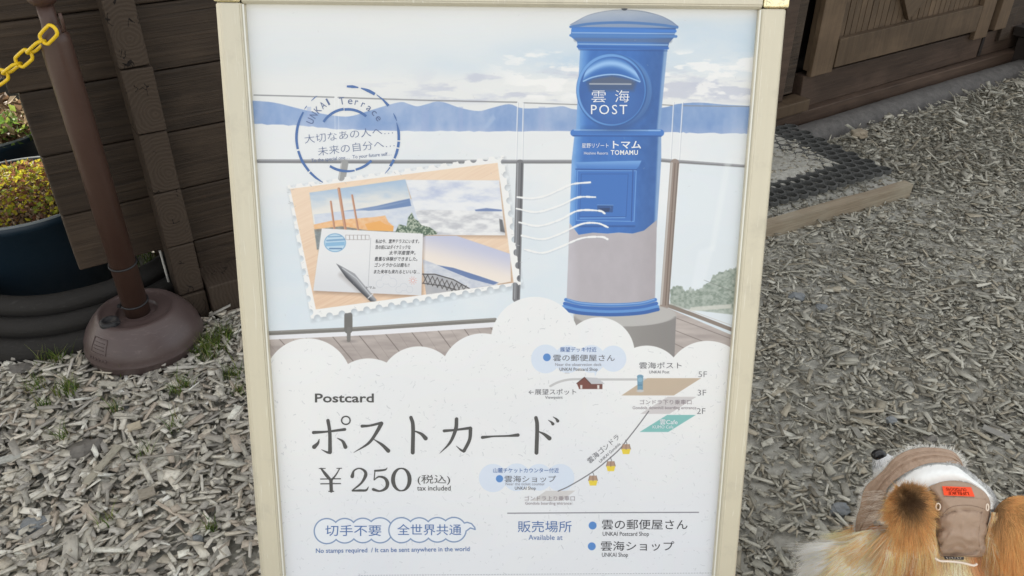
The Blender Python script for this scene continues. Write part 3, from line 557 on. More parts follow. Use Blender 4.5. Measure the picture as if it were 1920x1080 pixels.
def strokes(L_, f, col='k'):
    V = []; F = []
    for k, (P, W) in enumerate(L_):
        v, g = stroke([f(*p) for p in P], W); o_ = len(V); V += v; F += [tuple(o_ + i for i in q) for q in g]
    # each stroke on its own hair-thin level so crossings never share a plane
    out = []; lv = []; cnt = 0
    for P, W in L_:
        v, _ = stroke([f(*p) for p in P], W); lv += [.00034 + .00002 * cnt] * len(v); cnt += 1
    VV_ = []
    for (x, y), l in zip(V, lv): u, v = suv(x, y); VV_.append((u, -l, v))
    return mesh('lettering', VV_, F, ink(col), poster)
f5 = lambda x, y: (480 + x / 3.6, 560 + y / 3.6); f6 = lambda x, y: (960 + x / 4.3636, 620 + y / 4.3636); f8 = lambda x, y: (480 + x / 4, 840 + y / 4)
strokes([([(388, 903), (480, 897), (600, 882)], [6, 3.6, 5.4]), ([(486, 822), (498, 900), (500, 1035)], [6.4, 6.4, 7.2]), ([(500, 1038), (480, 1036), (442, 1018)], [6, 4, .8]), ([(427, 948), (418, 975), (393, 1000)], [1.2, 5, 8]), ([(548, 940), (585, 962), (604, 1000)], [1, 5, 7.6])] + [([(607 + 29 * math.cos(a), 821 + 27 * math.sin(a)) for a in np.linspace(0, 2 * math.pi, 13)], [2.5] * 13)], f5)
strokes([([(716, 860), (770, 856), (845, 838)], [5.8, 4, 5]), ([(846, 842), (815, 900), (760, 975), (660, 1038)], [7.6, 6.4, 5, .7]), ([(790, 945), (850, 985), (893, 1026)], [1, 5.4, 7.6])], f5)
strokes([([(1046, 802), (1060, 860), (1058, 1038)], [6.4, 7, 7.4]), ([(1064, 890), (1115, 912), (1145, 942)], [1.6, 5.4, 8])], f5)
strokes([([(1270, 892), (1350, 885), (1448, 872)], [5.6, 3.8, 5.4]), ([(1448, 876), (1442, 950), (1405, 1026)], [6.8, 6.2, 6.2]), ([(1402, 1030), (1382, 1020), (1352, 994)], [5, 3.6, .8]), ([(1354, 812), (1348, 880), (1310, 970), (1240, 1044)], [6.6, 7, 5, .7])], f5)
strokes([([(1528, 936), (1600, 929), (1700, 926), (1768, 920)], [5.8, 3, 3.4, 6.4])], f5)
strokes([([(196, 712), (206, 780), (200, 998)], [6.6, 7.2, 7.4]), ([(212, 822), (262, 846), (306, 880)], [1.4, 5.2, 8]), ([(298, 732), (322, 748), (334, 762)], [1, 3.6, 6]), ([(336, 704), (362, 722), (374, 738)], [1, 3.6, 6])], f6)
strokes([([(488, 153), (525, 200), (562, 242)], [3, 6, 5]), ([(628, 153), (600, 200), (566, 242)], [2, 2.6, 4]), ([(562, 240), (565, 322)], [6.2, 6.2]), ([(484, 232), (634, 230)], [2, 2]), ([(486, 268), (634, 266)], [2, 2]), ([(474, 153), (520, 152)], [1.4, 1.4]), ([(606, 152), (644, 151)], [1.4, 1.4]), ([(546, 324), (584, 324)], [1.8, 1.8])], f8)
strokes([([(722, 212), (735, 170), (775, 152), (815, 172), (822, 205), (790, 262), (722, 318)], [7, 3, 2.4, 5, 6.6, 4, 2.4]), ([(724, 320), (780, 318), (826, 316), (844, 290)], [3, 4.4, 4, 1])], f8)
strokes([([(892, 170), (930, 168), (970, 162), (984, 148)], [3.4, 4, 3.2, 1]), ([(892, 170), (886, 238)], [2, 2]), ([(886, 240), (920, 215), (965, 225), (986, 262), (975, 300), (930, 322), (880, 310)], [1.6, 3, 5, 7, 6, 3, 5.4])], f8)
strokes([([(1090 + 62 * math.sin(a), 236 - 84 * math.cos(a)) for a in np.linspace(0, 2 * math.pi, 21)], [2.2 + 5.4 * abs(math.sin(a)) ** 1.3 for a in np.linspace(0, 2 * math.pi, 21)])], f8)
T = text; TH_ = -.012
T('Postcard', 590.5, 754, 701, 22, 'k', offset=.018)
T('(税込)', 783, 905, 844, 19, 'k'); T('tax included', 782, 919.5, 845, 12.5, 'k', offset=.006)
T('切手不要', 610, 1003, 715, 24, 'b'); T('全世界共通', 745, 1001.5, 865, 24, 'b')
T('No stamps required  / It can be sent anywhere in the world', 592.5, 1036.5, 880.5, 11.5, 'b', 1033, .006)
T('販売場所', 971, 996, 1071.8, 25, 'b'); T('Available at', 991, 1012, 1054.7, 13, 'b')
T('雲の郵便屋さん', 1128.6, 991, 1289, 22, 'd'); T('UNKAI Postcard Shop', 1130, 1004.5, 1216.7, 10.5, 'd'); T('雲海ショップ', 1126.5, 1031, 1264, 21, 'd'); T('UNKAI Shop', 1128.6, 1043.7, 1177.4, 10.5, 'd')
T('展望デッキ付近', 1050, 659, 1118.5, 10.5, 'b', offset=.004); T('雲の郵便屋さん', 1037, 676, 1152.5, 14.5, 'g'); T('Near the observation deck', 1041, 686, 1128, 7.5, 'l'); T('UNKAI Postcard Shop', 1049, 695, 1120.5, 8, 'g', offset=.008)
T('雲海ポスト', 1198.4, 690, 1278, 14, 'g'); T('UNKAI Post', 1217, 700, 1255, 7.5, 'g')
T('5F', 1309.5, 707, 1325.5, 15, 'g', offset=TH_); T('3F', 1308, 741.5, 1324, 15, 'g', offset=TH_); T('2F', 1306.5, 776, 1322.5, 15, 'g', offset=TH_)
T('←展望スポット', 991, 739, 1080.5, 12.5, 'g'); T('Viewpoint', 1022, 747.5, 1055, 7.5, 'g')
T('ゴンドラ下り乗車口', 1199.5, 757.5, 1296.5, 10.5, 'r'); T('Gondola downhill boarding entrance', 1186, 767, 1305.5, 7.5, 'r')
T('雲Cafe', 1237, 795, 1270.5, 12, 'w', offset=.006); T('KUMO Cafe', 1223.5, 803, 1262.5, 7.5, 'w')
T('雲海ゴンドラ', 1106, 869, 1162, 13, 'g', 821); T('UNKAI Gondola', 1126, 868, 1164, 7.5, 'g', 833)
T('山麓チケットカウンター付近', 924.7, 885.5, 1048, 10.5, 'b', offset=.004); T('雲海ショップ', 946, 903, 1042.5, 14.5, 'g'); T('Near the ticket counter', 948, 909.7, 1021.4, 7, 'l'); T('UNKAI Shop', 965.3, 918, 1004.6, 8, 'g', offset=.008)
T('ゴンドラ上り乗車口', 983.7, 938, 1077.7, 10.5, 'r'); T('Gondola boarding entrance', 984.8, 946, 1071.5, 7.5, 'r')
T('大切なあの人へ…', 572, 268, 737, 19.5, 's', 250, TH_); T('未来の自分へ…', 597, 291, 740, 19.5, 's', 274, TH_); T('To the special one…  To your future self…', 584, 304, 734, 10, 's', 291)
T('雲', 1109, 190, 1136, 27, 'w', offset=-.004); T('海', 1153, 190, 1180, 27, 'w', offset=-.004); T('POST', 1108, 214, 1176, 24, 'w', spacing=1.25)
T('星野リゾート', 1091, 276.5, 1141, 10.5, 'w', offset=.002); T('トマム', 1149, 277.5, 1202, 18, 'w', offset=.02); T('Hoshino Resorts', 1095, 289.5, 1140, 7, 'w'); T('TOMAMU', 1145, 290, 1196, 11.5, 'w', offset=.02, spacing=1.1)
for s_, a, b_, c_, e in (('私は今、雲海テラスにいます。', 704, 455.5, 786, 9), ('目の前にはダイナミックな', 704, 466.5, 770, 9), ('太平洋産雲海。', 729, 477, 779, 9), ('貴重な体験ができました。', 702, 488.5, 782.5, 9), ('ゴンドラからは鹿も!!', 702, 500, 768, 9), ('また来年も来れるといいな…', 701, 512.5, 787, 9)): T(s_, a, b_, c_, e, 'd', shear=.2, offset=.006)
T('トマム', 687, 541, 704, 6, 'd')
# round postmark
CX, CY = 652, 258
def arc(r, a0, a1, w, ww=None, col='B'):
    n = max(3, int(abs(a1 - a0) / 7)); P = [(CX + r * math.sin(R(a)), CY - r * math.cos(R(a))) for a in np.linspace(a0, a1, n)]; W = np.interp(np.linspace(0, 1, n), np.linspace(0, 1, len(ww or [w, w])), ww or [w, w]); v, f = stroke(P, list(W), 3, False); flat_print('postmark_ring', v, f, 'b', .00045)
for r, a0, a1, ww in ((96, -60, -103, [3, 5, 5, 4.5]), (96, -105, -131, [4.5, 5, 4.5]), (96, -132.5, -151, [4.5, 4, 1.5]), (97, -52, -57, [.8, 1.6, .5]), (97, -36, -45, [.6, 1.8, .6]), (96, -1, 12, [3.5, 5.5, 2]), (96, 15, 32, [2, 6, 5.4]), (97, 34, 52, [1.2, 3, 5.5]), (97, 62, 71, [.8, 2.6, 1]), (96, 73, 93, [1, 5, 5]), (96, 94.5, 101, [5, 5]), (96, 102.5, 114, [5, 5, 4]), (96, 115.5, 124, [5, 4.5]), (97, 125, 134, [2, .8]), (54, -57, -8, [4.4, 5, 5]), (53, -6.5, 41, [5, 5, 4.5]), (62, 134, 166, [4.5, 5, 4]), (63, 168, 212, [3, 5, 4.5])): arc(r, a0, a1, 0, ww)
for ch, a in zip('UNKAI', (-66, -56.5, -47, -37.5, -29)):
    x, y = CX + 70 * math.sin(R(a)), CY - 70 * math.cos(R(a)); w = 9 if ch != 'I' else 3.4; c, s = math.cos(R(a)), math.sin(R(a)); T(ch, x - w / 2 * c, y - w / 2 * s, x + w / 2 * c, 18.5, 's', y + w / 2 * s)
for ch, a, w in zip('Terrace', (-9, 4, 14, 25, 36, 47, 58), (9.5, 8.5, 5.5, 5.5, 8, 8, 8.5)):
    x, y = CX + 63 * math.sin(R(a)), CY - 63 * math.cos(R(a)); c, s = math.cos(R(a)), math.sin(R(a)); T(ch, x - w / 2 * c, y - w / 2 * s, x + w / 2 * c, 18.5, 's', y + w / 2 * s)
# ---- frame: snap rails, corner caps, back panel, rear legs
def rail_obj(name, x0, x1, z0, z1, vert=True):
    b = bmesh.new()
    if vert: prof = [(x0, .004), (x0, -.0065), (x0 + .006, -.0105), (x1 - .004, -.0105), (x1, -.004), (x1, .004)]; vs = [[b.verts.new((x, y, z)) for x, y in prof] for z in (z0, z1)]
    else: prof = [(z0, .004), (z0, -.0065), (z0 + .004, -.0105), (z1 - .006, -.0105), (z1, -.0065), (z1, .004)]; vs = [[b.verts.new((x, y, z)) for z, y in prof] for x in (x0, x1)]
    n = len(prof)
    for i in range(n - 1): b.faces.new((vs[0][i], vs[0][i + 1], vs[1][i + 1], vs[1][i]))
    b.faces.new(vs[0]); b.faces.new(vs[1][::-1]); bmesh.ops.bevel(b, geom=list(b.edges), offset=.0012, segments=2, affect='EDGES'); return bmo(name, b, M_FRAME, stand)
rail_obj('side_rail', -.3315, -.2985, -.885, -.0025); r2 = rail_obj('side_rail', .3005, .3335, -.885, -.0025)
rail_obj('top_rail', -.3015, .3035, -.003, .030, False); rail_obj('bottom_rail', -.3015, .3035, -.905, -.872, False)
for x0, x1 in ((-.3325, -.3020), (.3040, .3345)):
    for z0, z1 in ((-.0020, .031), (-.906, -.8858)):
        b = bmesh.new(); bbox(b, x0, x1, -.0125, .006, z0, z1, .004, 4); bmo('corner_cap', b, M_CAP, stand, True)
for x0, x1 in ((-.2995, -.2985), (.3005, .3015)): box('edge_gasket', x0 - .0004, x1 + .0004, -.0108, -.0100, -.87, -.004, M_FRAMEB, stand, 0)
box('back_panel', -.325, .327, .006, .016, -.9, .022, M_BACK, stand, .002)
for sx in (-.316, .318): box('front_leg', sx - .012, sx + .012, .006, .026, -1.228, -.9, M_FRAME, stand, .002)
Rt = S_M.T
for sx in (-.29, .292):
    p0 = Rt @ (np.array([S_LOC[0] + sx, S_LOC[1] + .045, 1.13]) - S_LOC); p1 = Rt @ (np.array([S_LOC[0] + sx, S_LOC[1] + .40, .012]) - S_LOC); tube('rear_leg', [p0, p1], .012, M_FRAME, stand, 4)

# ================================================================== GROUND
def WP(s, off, z): return WA + WD * s + WN * off + np.array([0, 0, z])
WROT = math.atan2(WD[1], WD[0])
def hgt(x, y):
    return .012 * (mnoise.noise((x * 1.7, y * 1.7, .3))) + .006 * mnoise.noise((x * 6, y * 6, 2.1))
b = bmesh.new(); xs = np.concatenate([[-400, -60, -12, -5], np.linspace(-3, 5, 110), [8, 14, 60, 400]]); ys = np.concatenate([[-400, -60, -12, -4, -1], np.linspace(-.4, 6, 90), [9, 14, 60, 400]])
G = [[b.verts.new((x, y, hgt(x, y) - .004 if abs(x) < 6 and -1.5 < y < 7 else 0)) for x in xs] for y in ys]
for j in range(len(ys) - 1):
    for i in range(len(xs) - 1): b.faces.new((G[j][i], G[j][i + 1], G[j + 1][i + 1], G[j + 1][i]))
tag(bmo('ground', b, M_DIRT, None, True), 'grey brown soil and wood dust under the chips', kind='structure')

# ================================================================== LOG CABIN
cabin = empty('log_cabin', WP(1.2, -1.0, 0), WROT)
tag(cabin, 'dark brown painted log cabin with projecting log ends and a battened door', 'log cabin')
def cl(s, off, z=0): return (s - 1.2, -(off + 1.0), z)       # cabin local: x along wall, y away from viewer
def cbox(name, s0, s1, o0, o1, z0, z1, m, parent=cabin, bev=.003, seg=2, jit=0):
    """box in wall coordinates; origin at its own centre so grain differs per piece"""
    cx, cy, cz = (s0 + s1) / 2, -((o0 + o1) / 2), (z0 + z1) / 2; hx, hy, hz = (s1 - s0) / 2, abs(o1 - o0) / 2, (z1 - z0) / 2
    loc = (cx - 1.2, cy - 1.0, cz) if parent is cabin else (cx - parent['s0'], cy + parent['o0'], cz)
    return box(name, -hx, hx, -hy, hy, -hz, hz, m, parent, bev, seg, jit, loc)
RH = .1725
for k in range(-1, 13):
    z0 = .212 + RH * k; s0 = (-.435 if k < 3 else -.462) + random.uniform(-.005, .005) if k >= 0 else -.12
    cbox('log', s0, 2.37, -.10, random.uniform(-.0015, .0015), z0 + .0015, z0 + RH - .0015, M_LOG, cabin, .006, 3)
# crossing log ends, staggered half a course up
ce = [-.01, .10, .262, .43, .602, .775, .948, 1.12, 1.29, 1.46, 1.63, 1.80, 1.97, 2.14, 2.30]
for z0, z1 in zip(ce[:-1], ce[1:]):
    o = .098 + random.uniform(-.004, .004); sa = -.208 + random.uniform(-.004, .004)
    bb = bmesh.new(); w = .074 + random.uniform(-.002, .003); h = (z1 - z0) / 2 - .002; bbox(bb, -w / 2, w / 2, -(o) / 2, o / 2, -h, h, .0045, 3, .0015)
    bmo('log_end', bb, M_END, cabin, False, (sa + w / 2 - 1.2, -(o / 2) - 1.0 - .002, (z0 + z1) / 2))
cbox('sill_log', -.132, .42, .002, .128, -.02, .118, M_END, cabin, .006, 3, .003)
# wall returns and added sun-blocking roof
for k in range(0, 13):
    z0 = .04 + RH * k
    cbox('log', -.20, -.10, -.102 - 2.4, -.102, z0 + .0015, z0 + RH - .0015, M_LOG, cabin, .006)
cbox('interior_wall', -.08, 5.9, -.16, -.105, -.02, 2.36, M_DARK, cabin, .0)
cbox('sun_block_roof', -3.6, 6.6, -3.02, .16, 2.42, 2.50, M_DARK, cabin, .01)  # unseen roof, its edges set to keep the sun off the foreground
for s in (-3.4, ): 
    for off in (-2.8, .02): cbox('roof_prop', s, s + .12, off, off + .12, 0, 2.42, M_LOG, cabin, .005)  # unseen posts, added only to carry the far end of the sun blocker
# trim and door to the right
cbox('corner_trim', 2.375, 2.455, -.06, .035, .16, 2.4, M_SILL, cabin, .004); cbox('corner_trim', 2.47, 2.53, -.06, .02, .18, 2.4, M_LOG, cabin, .004)
cbox('ledge', 2.25, 2.60, -.02, .075, .10, .155, M_DOOR, cabin, .005); cbox('base_plank', 2.2, 2.57, -.02, .06, .0, .098, M_SILL, cabin, .004)
door = empty('door', (2.60 - 1.2, -1.0, 0), 0, cabin); door['s0'] = 2.60; door['o0'] = 0.0; door['label'] = 'brown double cabin door of grooved boards with diagonal braces'
DB, DT_ = .243, 2.1
x = 2.62
while x < 3.99:
    w = random.uniform(.040, .046); cbox('plank', x, x + w - .004, -.015, .012 + random.uniform(-.001, .001), DB + .02, DT_, M_DOOR, door, .0025); x += w
cbox('stile', 2.615, 2.762, .014, .040, DB, DT_, M_DOOR, door, .003); cbox('stile', 3.915, 4.035, .014, .040, DB - .03, DT_, M_DOOR, door, .003)
cbox('bottom_rail', 2.768, 3.905, .014, .044, .262, .392, M_DOOR, door, .003); cbox('top_rail', 2.768, 3.905, .014, .042, 1.95, 2.08, M_DOOR, door, .003)
def brace(sa, za, sb, zb, w, o0, o1):
    L_ = math.hypot(sb - sa, zb - za); an = math.atan2(zb - za, sb - sa); bb = bmesh.new(); bbox(bb, 0, L_, -(o1 - o0) / 2, (o1 - o0) / 2, -w / 2, w / 2, .003, 2)
    bmo('brace', bb, M_DOOR, door, False, (sa - 2.60, -(o0 + o1) / 2, za), (0, -an, 0))
brace(3.33, .44, 2.72, 1.25, .125, .013, .036); brace(3.27, .46, 3.98, 1.25, .12, .013, .0345)
cbox('jamb', 4.05, 4.075, -.03, .02, .10, 2.2, M_DARK, cabin, .002); cbox('door_trim', 4.08, 4.19, -.02, .05, .24, 2.2, M_DOOR, cabin, .004); cbox('door_trim', 4.20, 4.30, -.04, .03, .16, 2.2, M_LOG, cabin, .004)
cbox('threshold_board', 2.605, 4.05, -.05, .012, .09, .24, M_SILL, cabin, .006, 3, .003); cbox('threshold_board', 4.06, 4.45, -.05, .008, .09, .22, M_SILL, cabin, .006)
cbox('base_plank', 2.575, 4.47, -.03, .052, -.02, .088, M_SILL, cabin, .005, 3, .002)
for k in range(13):
    cbox('log', 4.32, 5.9, -.10, 0, .212 + RH * (k - 1) + .0015, .212 + RH * k - .0015, M_LOG, cabin, .006)
# old concrete kerb / drain pipe along the foot of the wall
def along(s): return WP(s, 0, 0)
V = []; F = []; n = 9; m = 60
for i in range(m + 1):
    s = 2.12 + (6.2 - 2.12) * i / m
    for k in range(n):
        a = math.pi * k / (n - 1); r = .088 + .004 * mnoise.noise((s * 9, k * .7, 0)); p = WP(s, .13 + .01 * math.sin(s * 1.3) - r * math.cos(a) * .95, -.022 + r * math.sin(a) * .85 + .002); V.append(p)
for i in range(m):
    for k in range(n - 1): F.append((i * n + k, (i + 1) * n + k, (i + 1) * n + k + 1, i * n + k + 1))
tag(mesh('concrete_kerb', V, F, M_CONC, None, True), 'rounded grey concrete kerb along the foot of the cabin', 'kerb')
# dark bench / ramp at the far right
bench = empty('dark_bench', WP(4.75, .35, 0), WROT); tag(bench, 'low near-black wooden bench standing on the pipe beyond the door', 'bench')
box('seat_board', -.42, 1.6, -.16, .16, .17, .225, M_DARK, bench, .004); box('seat_board', -.40, 1.6, .165, .33, .172, .222, M_DARK, bench, .004); box('apron', -.38, 1.6, -.135, -.10, .065, .168, M_DARK, bench, .003)
for lx, ly in ((-.34, -.06), (1.4, -.06), (-.34, .26), (1.4, .26)): box('leg', lx - .045, lx + .045, ly - .03, ly + .04, 0, .168, M_DARK, bench, .003)

# ================================================================== STEP WITH RUBBER MAT
pa = at(1437, 425, .05); pb = at(1716, 345, .05); dv = pb - pa; dv = dv / np.linalg.norm(dv); nv = np.array([-dv[1], dv[0], 0]); MANG = math.atan2(dv[1], dv[0])
bd = empty('edging_board', pb * [1, 1, 0], MANG); tag(bd, 'long weathered tan board edging the chips below the rubber mat', 'board')
bb = bmesh.new(); bmesh.ops.create_grid(bb, x_segments=40, y_segments=1, size=1)
for v in bb.verts: v.co = Vector((v.co.x * .95 - .95 , v.co.y * .021 + .02, .052))
geo = bmesh.ops.extrude_face_region(bb, geom=bb.faces[:]); 
for e in geo['geom']:
    if isinstance(e, bmesh.types.BMVert): e.co.z = -.03
for v in bb.verts:
    v.co.y += .006 * mnoise.noise((v.co.x * 3, 0, 4)); v.co.z += .003 * mnoise.noise((v.co.x * 5, v.co.y * 9, 1))
    if v.co.x > -.002: v.co.x += -.012 + .016 * mnoise.noise((0, v.co.y * 50, v.co.z * 30))
bmo('board', bb, M_BOARD, bd)
mc = at(1675, 318, .058)                                           # right-hand corner of the mat
e2 = at(1500, 243, .05) - mc; e2 = e2 / np.linalg.norm(e2); e1 = -dv
matr = empty('rubber_mat', (mc[0], mc[1], 0)); tag(matr, 'black rubber ring mat half buried in chips in front of the cabin door', 'mat')
V = []; F = []; PIT = .050; ZT, ZB = .058, .044
def mp3(a, c, z): p = mc + e1 * a + e2 * c; return (p[0] - mc[0], p[1] - mc[1], z + .006 * mnoise.noise((a * 3, c * 3, 0)))
NR, NC = 24, 40
def holecell(a, c, ro, ri, n=12):
    k0 = len(V)
    for j, (r, z) in enumerate(((ro, ZT), (ri, ZT), (ri, ZB), (ro, ZB))):
        for k in range(n):
            t = 2 * math.pi * (k + .5) / n
            rr_ = r if r == ri else r
            V.append(mp3(a + rr_ * math.cos(t), c + rr_ * math.sin(t), z + (0.0015 if r == ri and z == ZT else 0)))
    for j in range(4):
        for k in range(n):
            k2 = (k + 1) % n; j2 = (j + 1) % 4; F.append((k0 + j * n + k, k0 + j * n + k2, k0 + j2 * n + k2, k0 + j2 * n + k))
for r in range(NR):
    for q in range(NC):
        a = .025 + q * PIT + (PIT / 2 if r % 2 else 0); c = .02 + r * PIT * .866; holecell(a, c, PIT * .56, PIT * .42)
mo = mesh('ring_lattice', V, F, M_MAT, matr, False)
# ================================================================== CHAIN POST
pc_ = at(272, 637, .0); fr = at(272, 703, 0.0); BR = .166; bc = np.array([fr[0] - .02, fr[1] + BR - .045, 0])
bc[0] = at(272, 640, .0)[0] + .024
post = empty('chain_post', bc); tag(post, 'brown plastic chain post on a dusty maroon dome base beside the cabin corner', 'chain post')
prof = [(.0, .0), (.150, .0), (.162, .006), (.170, .022), (.1745, .045), (.1765, .048), (.174, .055), (.170, .075), (.158, .100), (.140, .124), (.124, .1405), (.1195, .1445), (.116, .1465), (.110, .1475), (.105, .1465), (.102, .1445), (.098, .1425), (.064, .142), (.060, .1405), (.057, .134), (.040, .133), (.0, .133)]
pr2 = []
for a, c in zip(prof[:-1], prof[1:]): pr2 += [a, ((a[0] + c[0]) / 2, (a[1] + c[1]) / 2)]
pr2.append(prof[-1]); lathe('base', [(r * .905, z * .96) for r, z in pr2], M_BASEP, post, 72)
PT = .972
lathe('pole', [(.0, .12), (.034, .12), (.034, PT - .09), (.033, PT - .075), (.020, PT - .06), (.0185, PT - .05), (.0185, PT - .01), (.0, PT - .01)], M_POLE, post, 32)
lathe('knob', [(.0, PT - .012)] + [(.037 * math.sin(t), PT + .022 - .036 * math.cos(t)) for t in np.linspace(.45, math.pi, 14)], M_POLE, post, 32)
for z in (.1650, .287): 
    tie = tube('cable_tie', [(.0352 * math.cos(a), .0352 * math.sin(a), z + .004 * math.sin(a)) for a in np.linspace(0, 2 * math.pi, 33)[:-1]], .0030, M_BLACK, post, 6, True)
box('tie_head', -.037, -.028, -.027, -.018, .160, .168, M_BLACK, post, .001)
fa = R(243); fc = (.077 * math.cos(fa) - .01, .080 * math.sin(fa) + .0, .1415)
lathe('filler_cap', [(.0, .004), (.012, .004), (.014, .008), (.0235, .008), (.026, .005), (.026, -.004)], M_BLACK, post, 28, fc); box('cap_tab', .012, .034, -.012, -.004, .004, .009, M_BLACK, post, .001, loc=fc)
# embossed rectangle on the dome
_pz = sorted([(z * .96, r * .905) for r, z in prof if r > .10 and z > .04])
def dome(ang, t):       # t 0..1 down the side of the dome
    z = .132 - .085 * t; r = float(np.interp(z, [p[0] for p in _pz], [p[1] for p in _pz])); return Vector((r * math.cos(ang), r * math.sin(ang), z))
a0, a1 = R(-127), R(-106)
loop = [dome(a0 + (a1 - a0) * k / 6, .16) for k in range(7)] + [dome(a1, .16 + .42 * k / 4) for k in range(1, 5)] + [dome(a1 + (a0 - a1) * k / 6, .58) for k in range(1, 7)] + [dome(a0, .58 - .42 * k / 4) for k in range(1, 4)]
tube('embossed_panel', [p * 1.004 for p in loop], .0016, M_BASEP, post, 5, True)
for t in (.27, .37, .46): tube('embossed_line', [dome(a0 + R(3) + (a1 - a0 - R(6)) * k / 6, t) * 1.004 for k in range(7)], .0012, M_BASEP, post, 4)
for k in range(6):
    a = R(-128 + k * 4.3); tube('embossed_mark', [dome(a, .72) * 1.004, dome(a + R(1.6), .76) * 1.005, dome(a, .83) * 1.004], .0012, M_BASEP, post, 4)
tube('hook', [(.030, -.012, PT - .065), (.040, -.020, PT - .06), (.041, -.021, PT - .035), (.040, -.020, PT - .022)], .004, M_POLE, post, 8)
# chain
chain = empty('plastic_chain', bc + np.array([.028, -.03, PT - .06])); tag(chain, 'bright yellow plastic chain hooked on the post', 'chain')
base_me = None; P0 = np.array([.010, -.024, .014]); pend = at(-260, 235, .62) - (bc + np.array([.028, -.03, PT - .06])); NL = 16
prev = P0
for k in range(NL):
    t = (k + .5) / NL; p = P0 + (pend - P0) * t + np.array([0, 0, -.10 * 4 * t * (1 - t) * .55]); t2 = t + .01; q = P0 + (pend - P0) * t2 + np.array([0, 0, -.10 * 4 * t2 * (1 - t2) * .55]); d = Vector(q - p)
    if base_me is None:
        Ltot = np.linalg.norm(pend - P0) / NL; hl = Ltot / 2 + .004; hw = .0128; pts = []
        for a in np.linspace(0, 2 * math.pi, 25)[:-1]:
            x = math.cos(a); y = math.sin(a); pts.append(((hl - hw) * (1 if x > 0 else -1) * min(1, abs(x) * 4) + hw * x * .95, hw * y, 0))
        Vv, Fv = tube_vf(pts, .0040, 8, True); o = mesh('link', Vv, Fv, M_YEL, chain, True); base_me = o.data
    else: o = link('link', base_me, chain)
    o.location = Vector(p); quat = d.to_track_quat('X', 'Z'); o.rotation_mode = 'QUATERNION'; from mathutils import Quaternion
    o.rotation_quaternion = quat @ Quaternion((1, 0, 0), R(8 if k % 2 else 88))

# ================================================================== POTS, TYRE PLANTER, PLANTS
def leaf_cloud(name, pts, size, cols, parent=None, kind=None, up=.5):
    N = len(pts); V = np.zeros((N * 5, 3)); C = np.zeros((N * 5, 4)); F = []
    for i, p in enumerate(pts):
        d = rng.normal(size=3); d[2] = abs(d[2]) * up + .2; d /= np.linalg.norm(d); a = rng.normal(size=3); sd = np.cross(d, a); sd /= np.linalg.norm(sd); nn = np.cross(d, sd); s = size * rng.uniform(.6, 1.35); c = cols[rng.integers(len(cols))]; c = np.array(c) * rng.uniform(.75, 1.25)
        V[i * 5:i * 5 + 5] = [p, p + d * s * .5 + sd * s * .30 + nn * s * .08, p + d * s, p + d * s * .5 - sd * s * .30 + nn * s * .08, p + d * s * .5 - nn * s * .02]
        C[i * 5:i * 5 + 5, :3] = c; C[i * 5:i * 5 + 5, 3] = 1; k = i * 5; F += [(k, k + 1, k + 4), (k + 1, k + 2, k + 4), (k + 2, k + 3, k + 4), (k + 3, k, k + 4)]
    me = bpy.data.meshes.new(name); me.from_pydata(V.tolist(), [], F); at_ = me.color_attributes.new('tint', 'FLOAT_COLOR', 'POINT'); at_.data.foreach_set('color', np.clip(C, 0, 1).ravel().astype(np.float32)); me.materials.append(M_LEAF)
    return link(name, me, parent)
def in_disc(n, r, z0, z1, dome_=0.0):
    a = rng.uniform(0, 2 * math.pi, n); q = r * np.sqrt(rng.random(n)); z = rng.uniform(z0, z1, n) + dome_ * (1 - (q / r) ** 2); return np.stack([q * np.cos(a), q * np.sin(a), z], 1)
YG = [(.62, .56, .04), (.46, .48, .05), (.70, .60, .07), (.28, .36, .05), (.28, .12, .07), (.36, .20, .10), (.20, .09, .05)]
GR = [(.12, .22, .04), (.20, .32, .06), (.30, .38, .08), (.09, .15, .04)]
DRY = [(.36, .27, .17), (.28, .19, .12), (.45, .36, .24), (.20, .13, .08)]
def pot(cx, cy, r, h, z0=0.0, label='', soil=.04, m=M_POT):
    p = empty('plant_pot', (cx, cy, z0)); tag(p, label, 'plant pot')
    lathe('pot_body', [(0, .0), (r * .86, 0), (r * .88, .01), (r * .985, h - .03), (r * 1.0, h - .028), (r, h), (r * .972, h), (r * .955, h - .05), (.0, h - .052)], m, p, 72)
    lathe('pot_rim', [(r * 1.001, h - .004), (r * 1.004, h + .002), (r * .985, h + .003), (r * .97, h - .001)], M_RIM, p, 72)
    lathe('soil', [(0, h - soil + .012), (r * .6, h - soil + .008), (r * .968, h - soil)], M_SOIL, p, 40); return p

pA = pot(-1.55, 2.29, .27, .30, label='dark blue round pot full of sunlit yellow and red leaves behind the log ends')
o = leaf_cloud('foliage', in_disc(3000, .235, .245, .29, .07), .0165, YG, pA); o2 = leaf_cloud('foliage', in_disc(1500, .25, .25, .285), .018, DRY, pA)
pB = pot(-1.99, 2.84, .27, .30, label='dark blue round pot of dry brown stalks behind the yellow leaved pot'); leaf_cloud('foliage', in_disc(1100, .24, .25, .33), .05, DRY, pB); leaf_cloud('foliage', in_disc(110, .09, .28, .38) + np.array([.17, -.13, 0]), .03, GR, pB)
pC = pot(-2.45, 3.42, .27, .30, label='dark blue pot with upright green seedlings, third pot from the bollard'); leaf_cloud('foliage', in_disc(500, .22, .25, .40, .05), .035, GR, pC); leaf_cloud('foliage', in_disc(500, .24, .22, .30), .05, DRY, pC)
pD = pot(-2.95, 4.05, .30, .28, label='pale grey pot of bright green plants, farthest of the pots', m=M_RIM); leaf_cloud('foliage', in_disc(1500, .28, .22, .42, .12), .035, GR + YG[:4], pD)
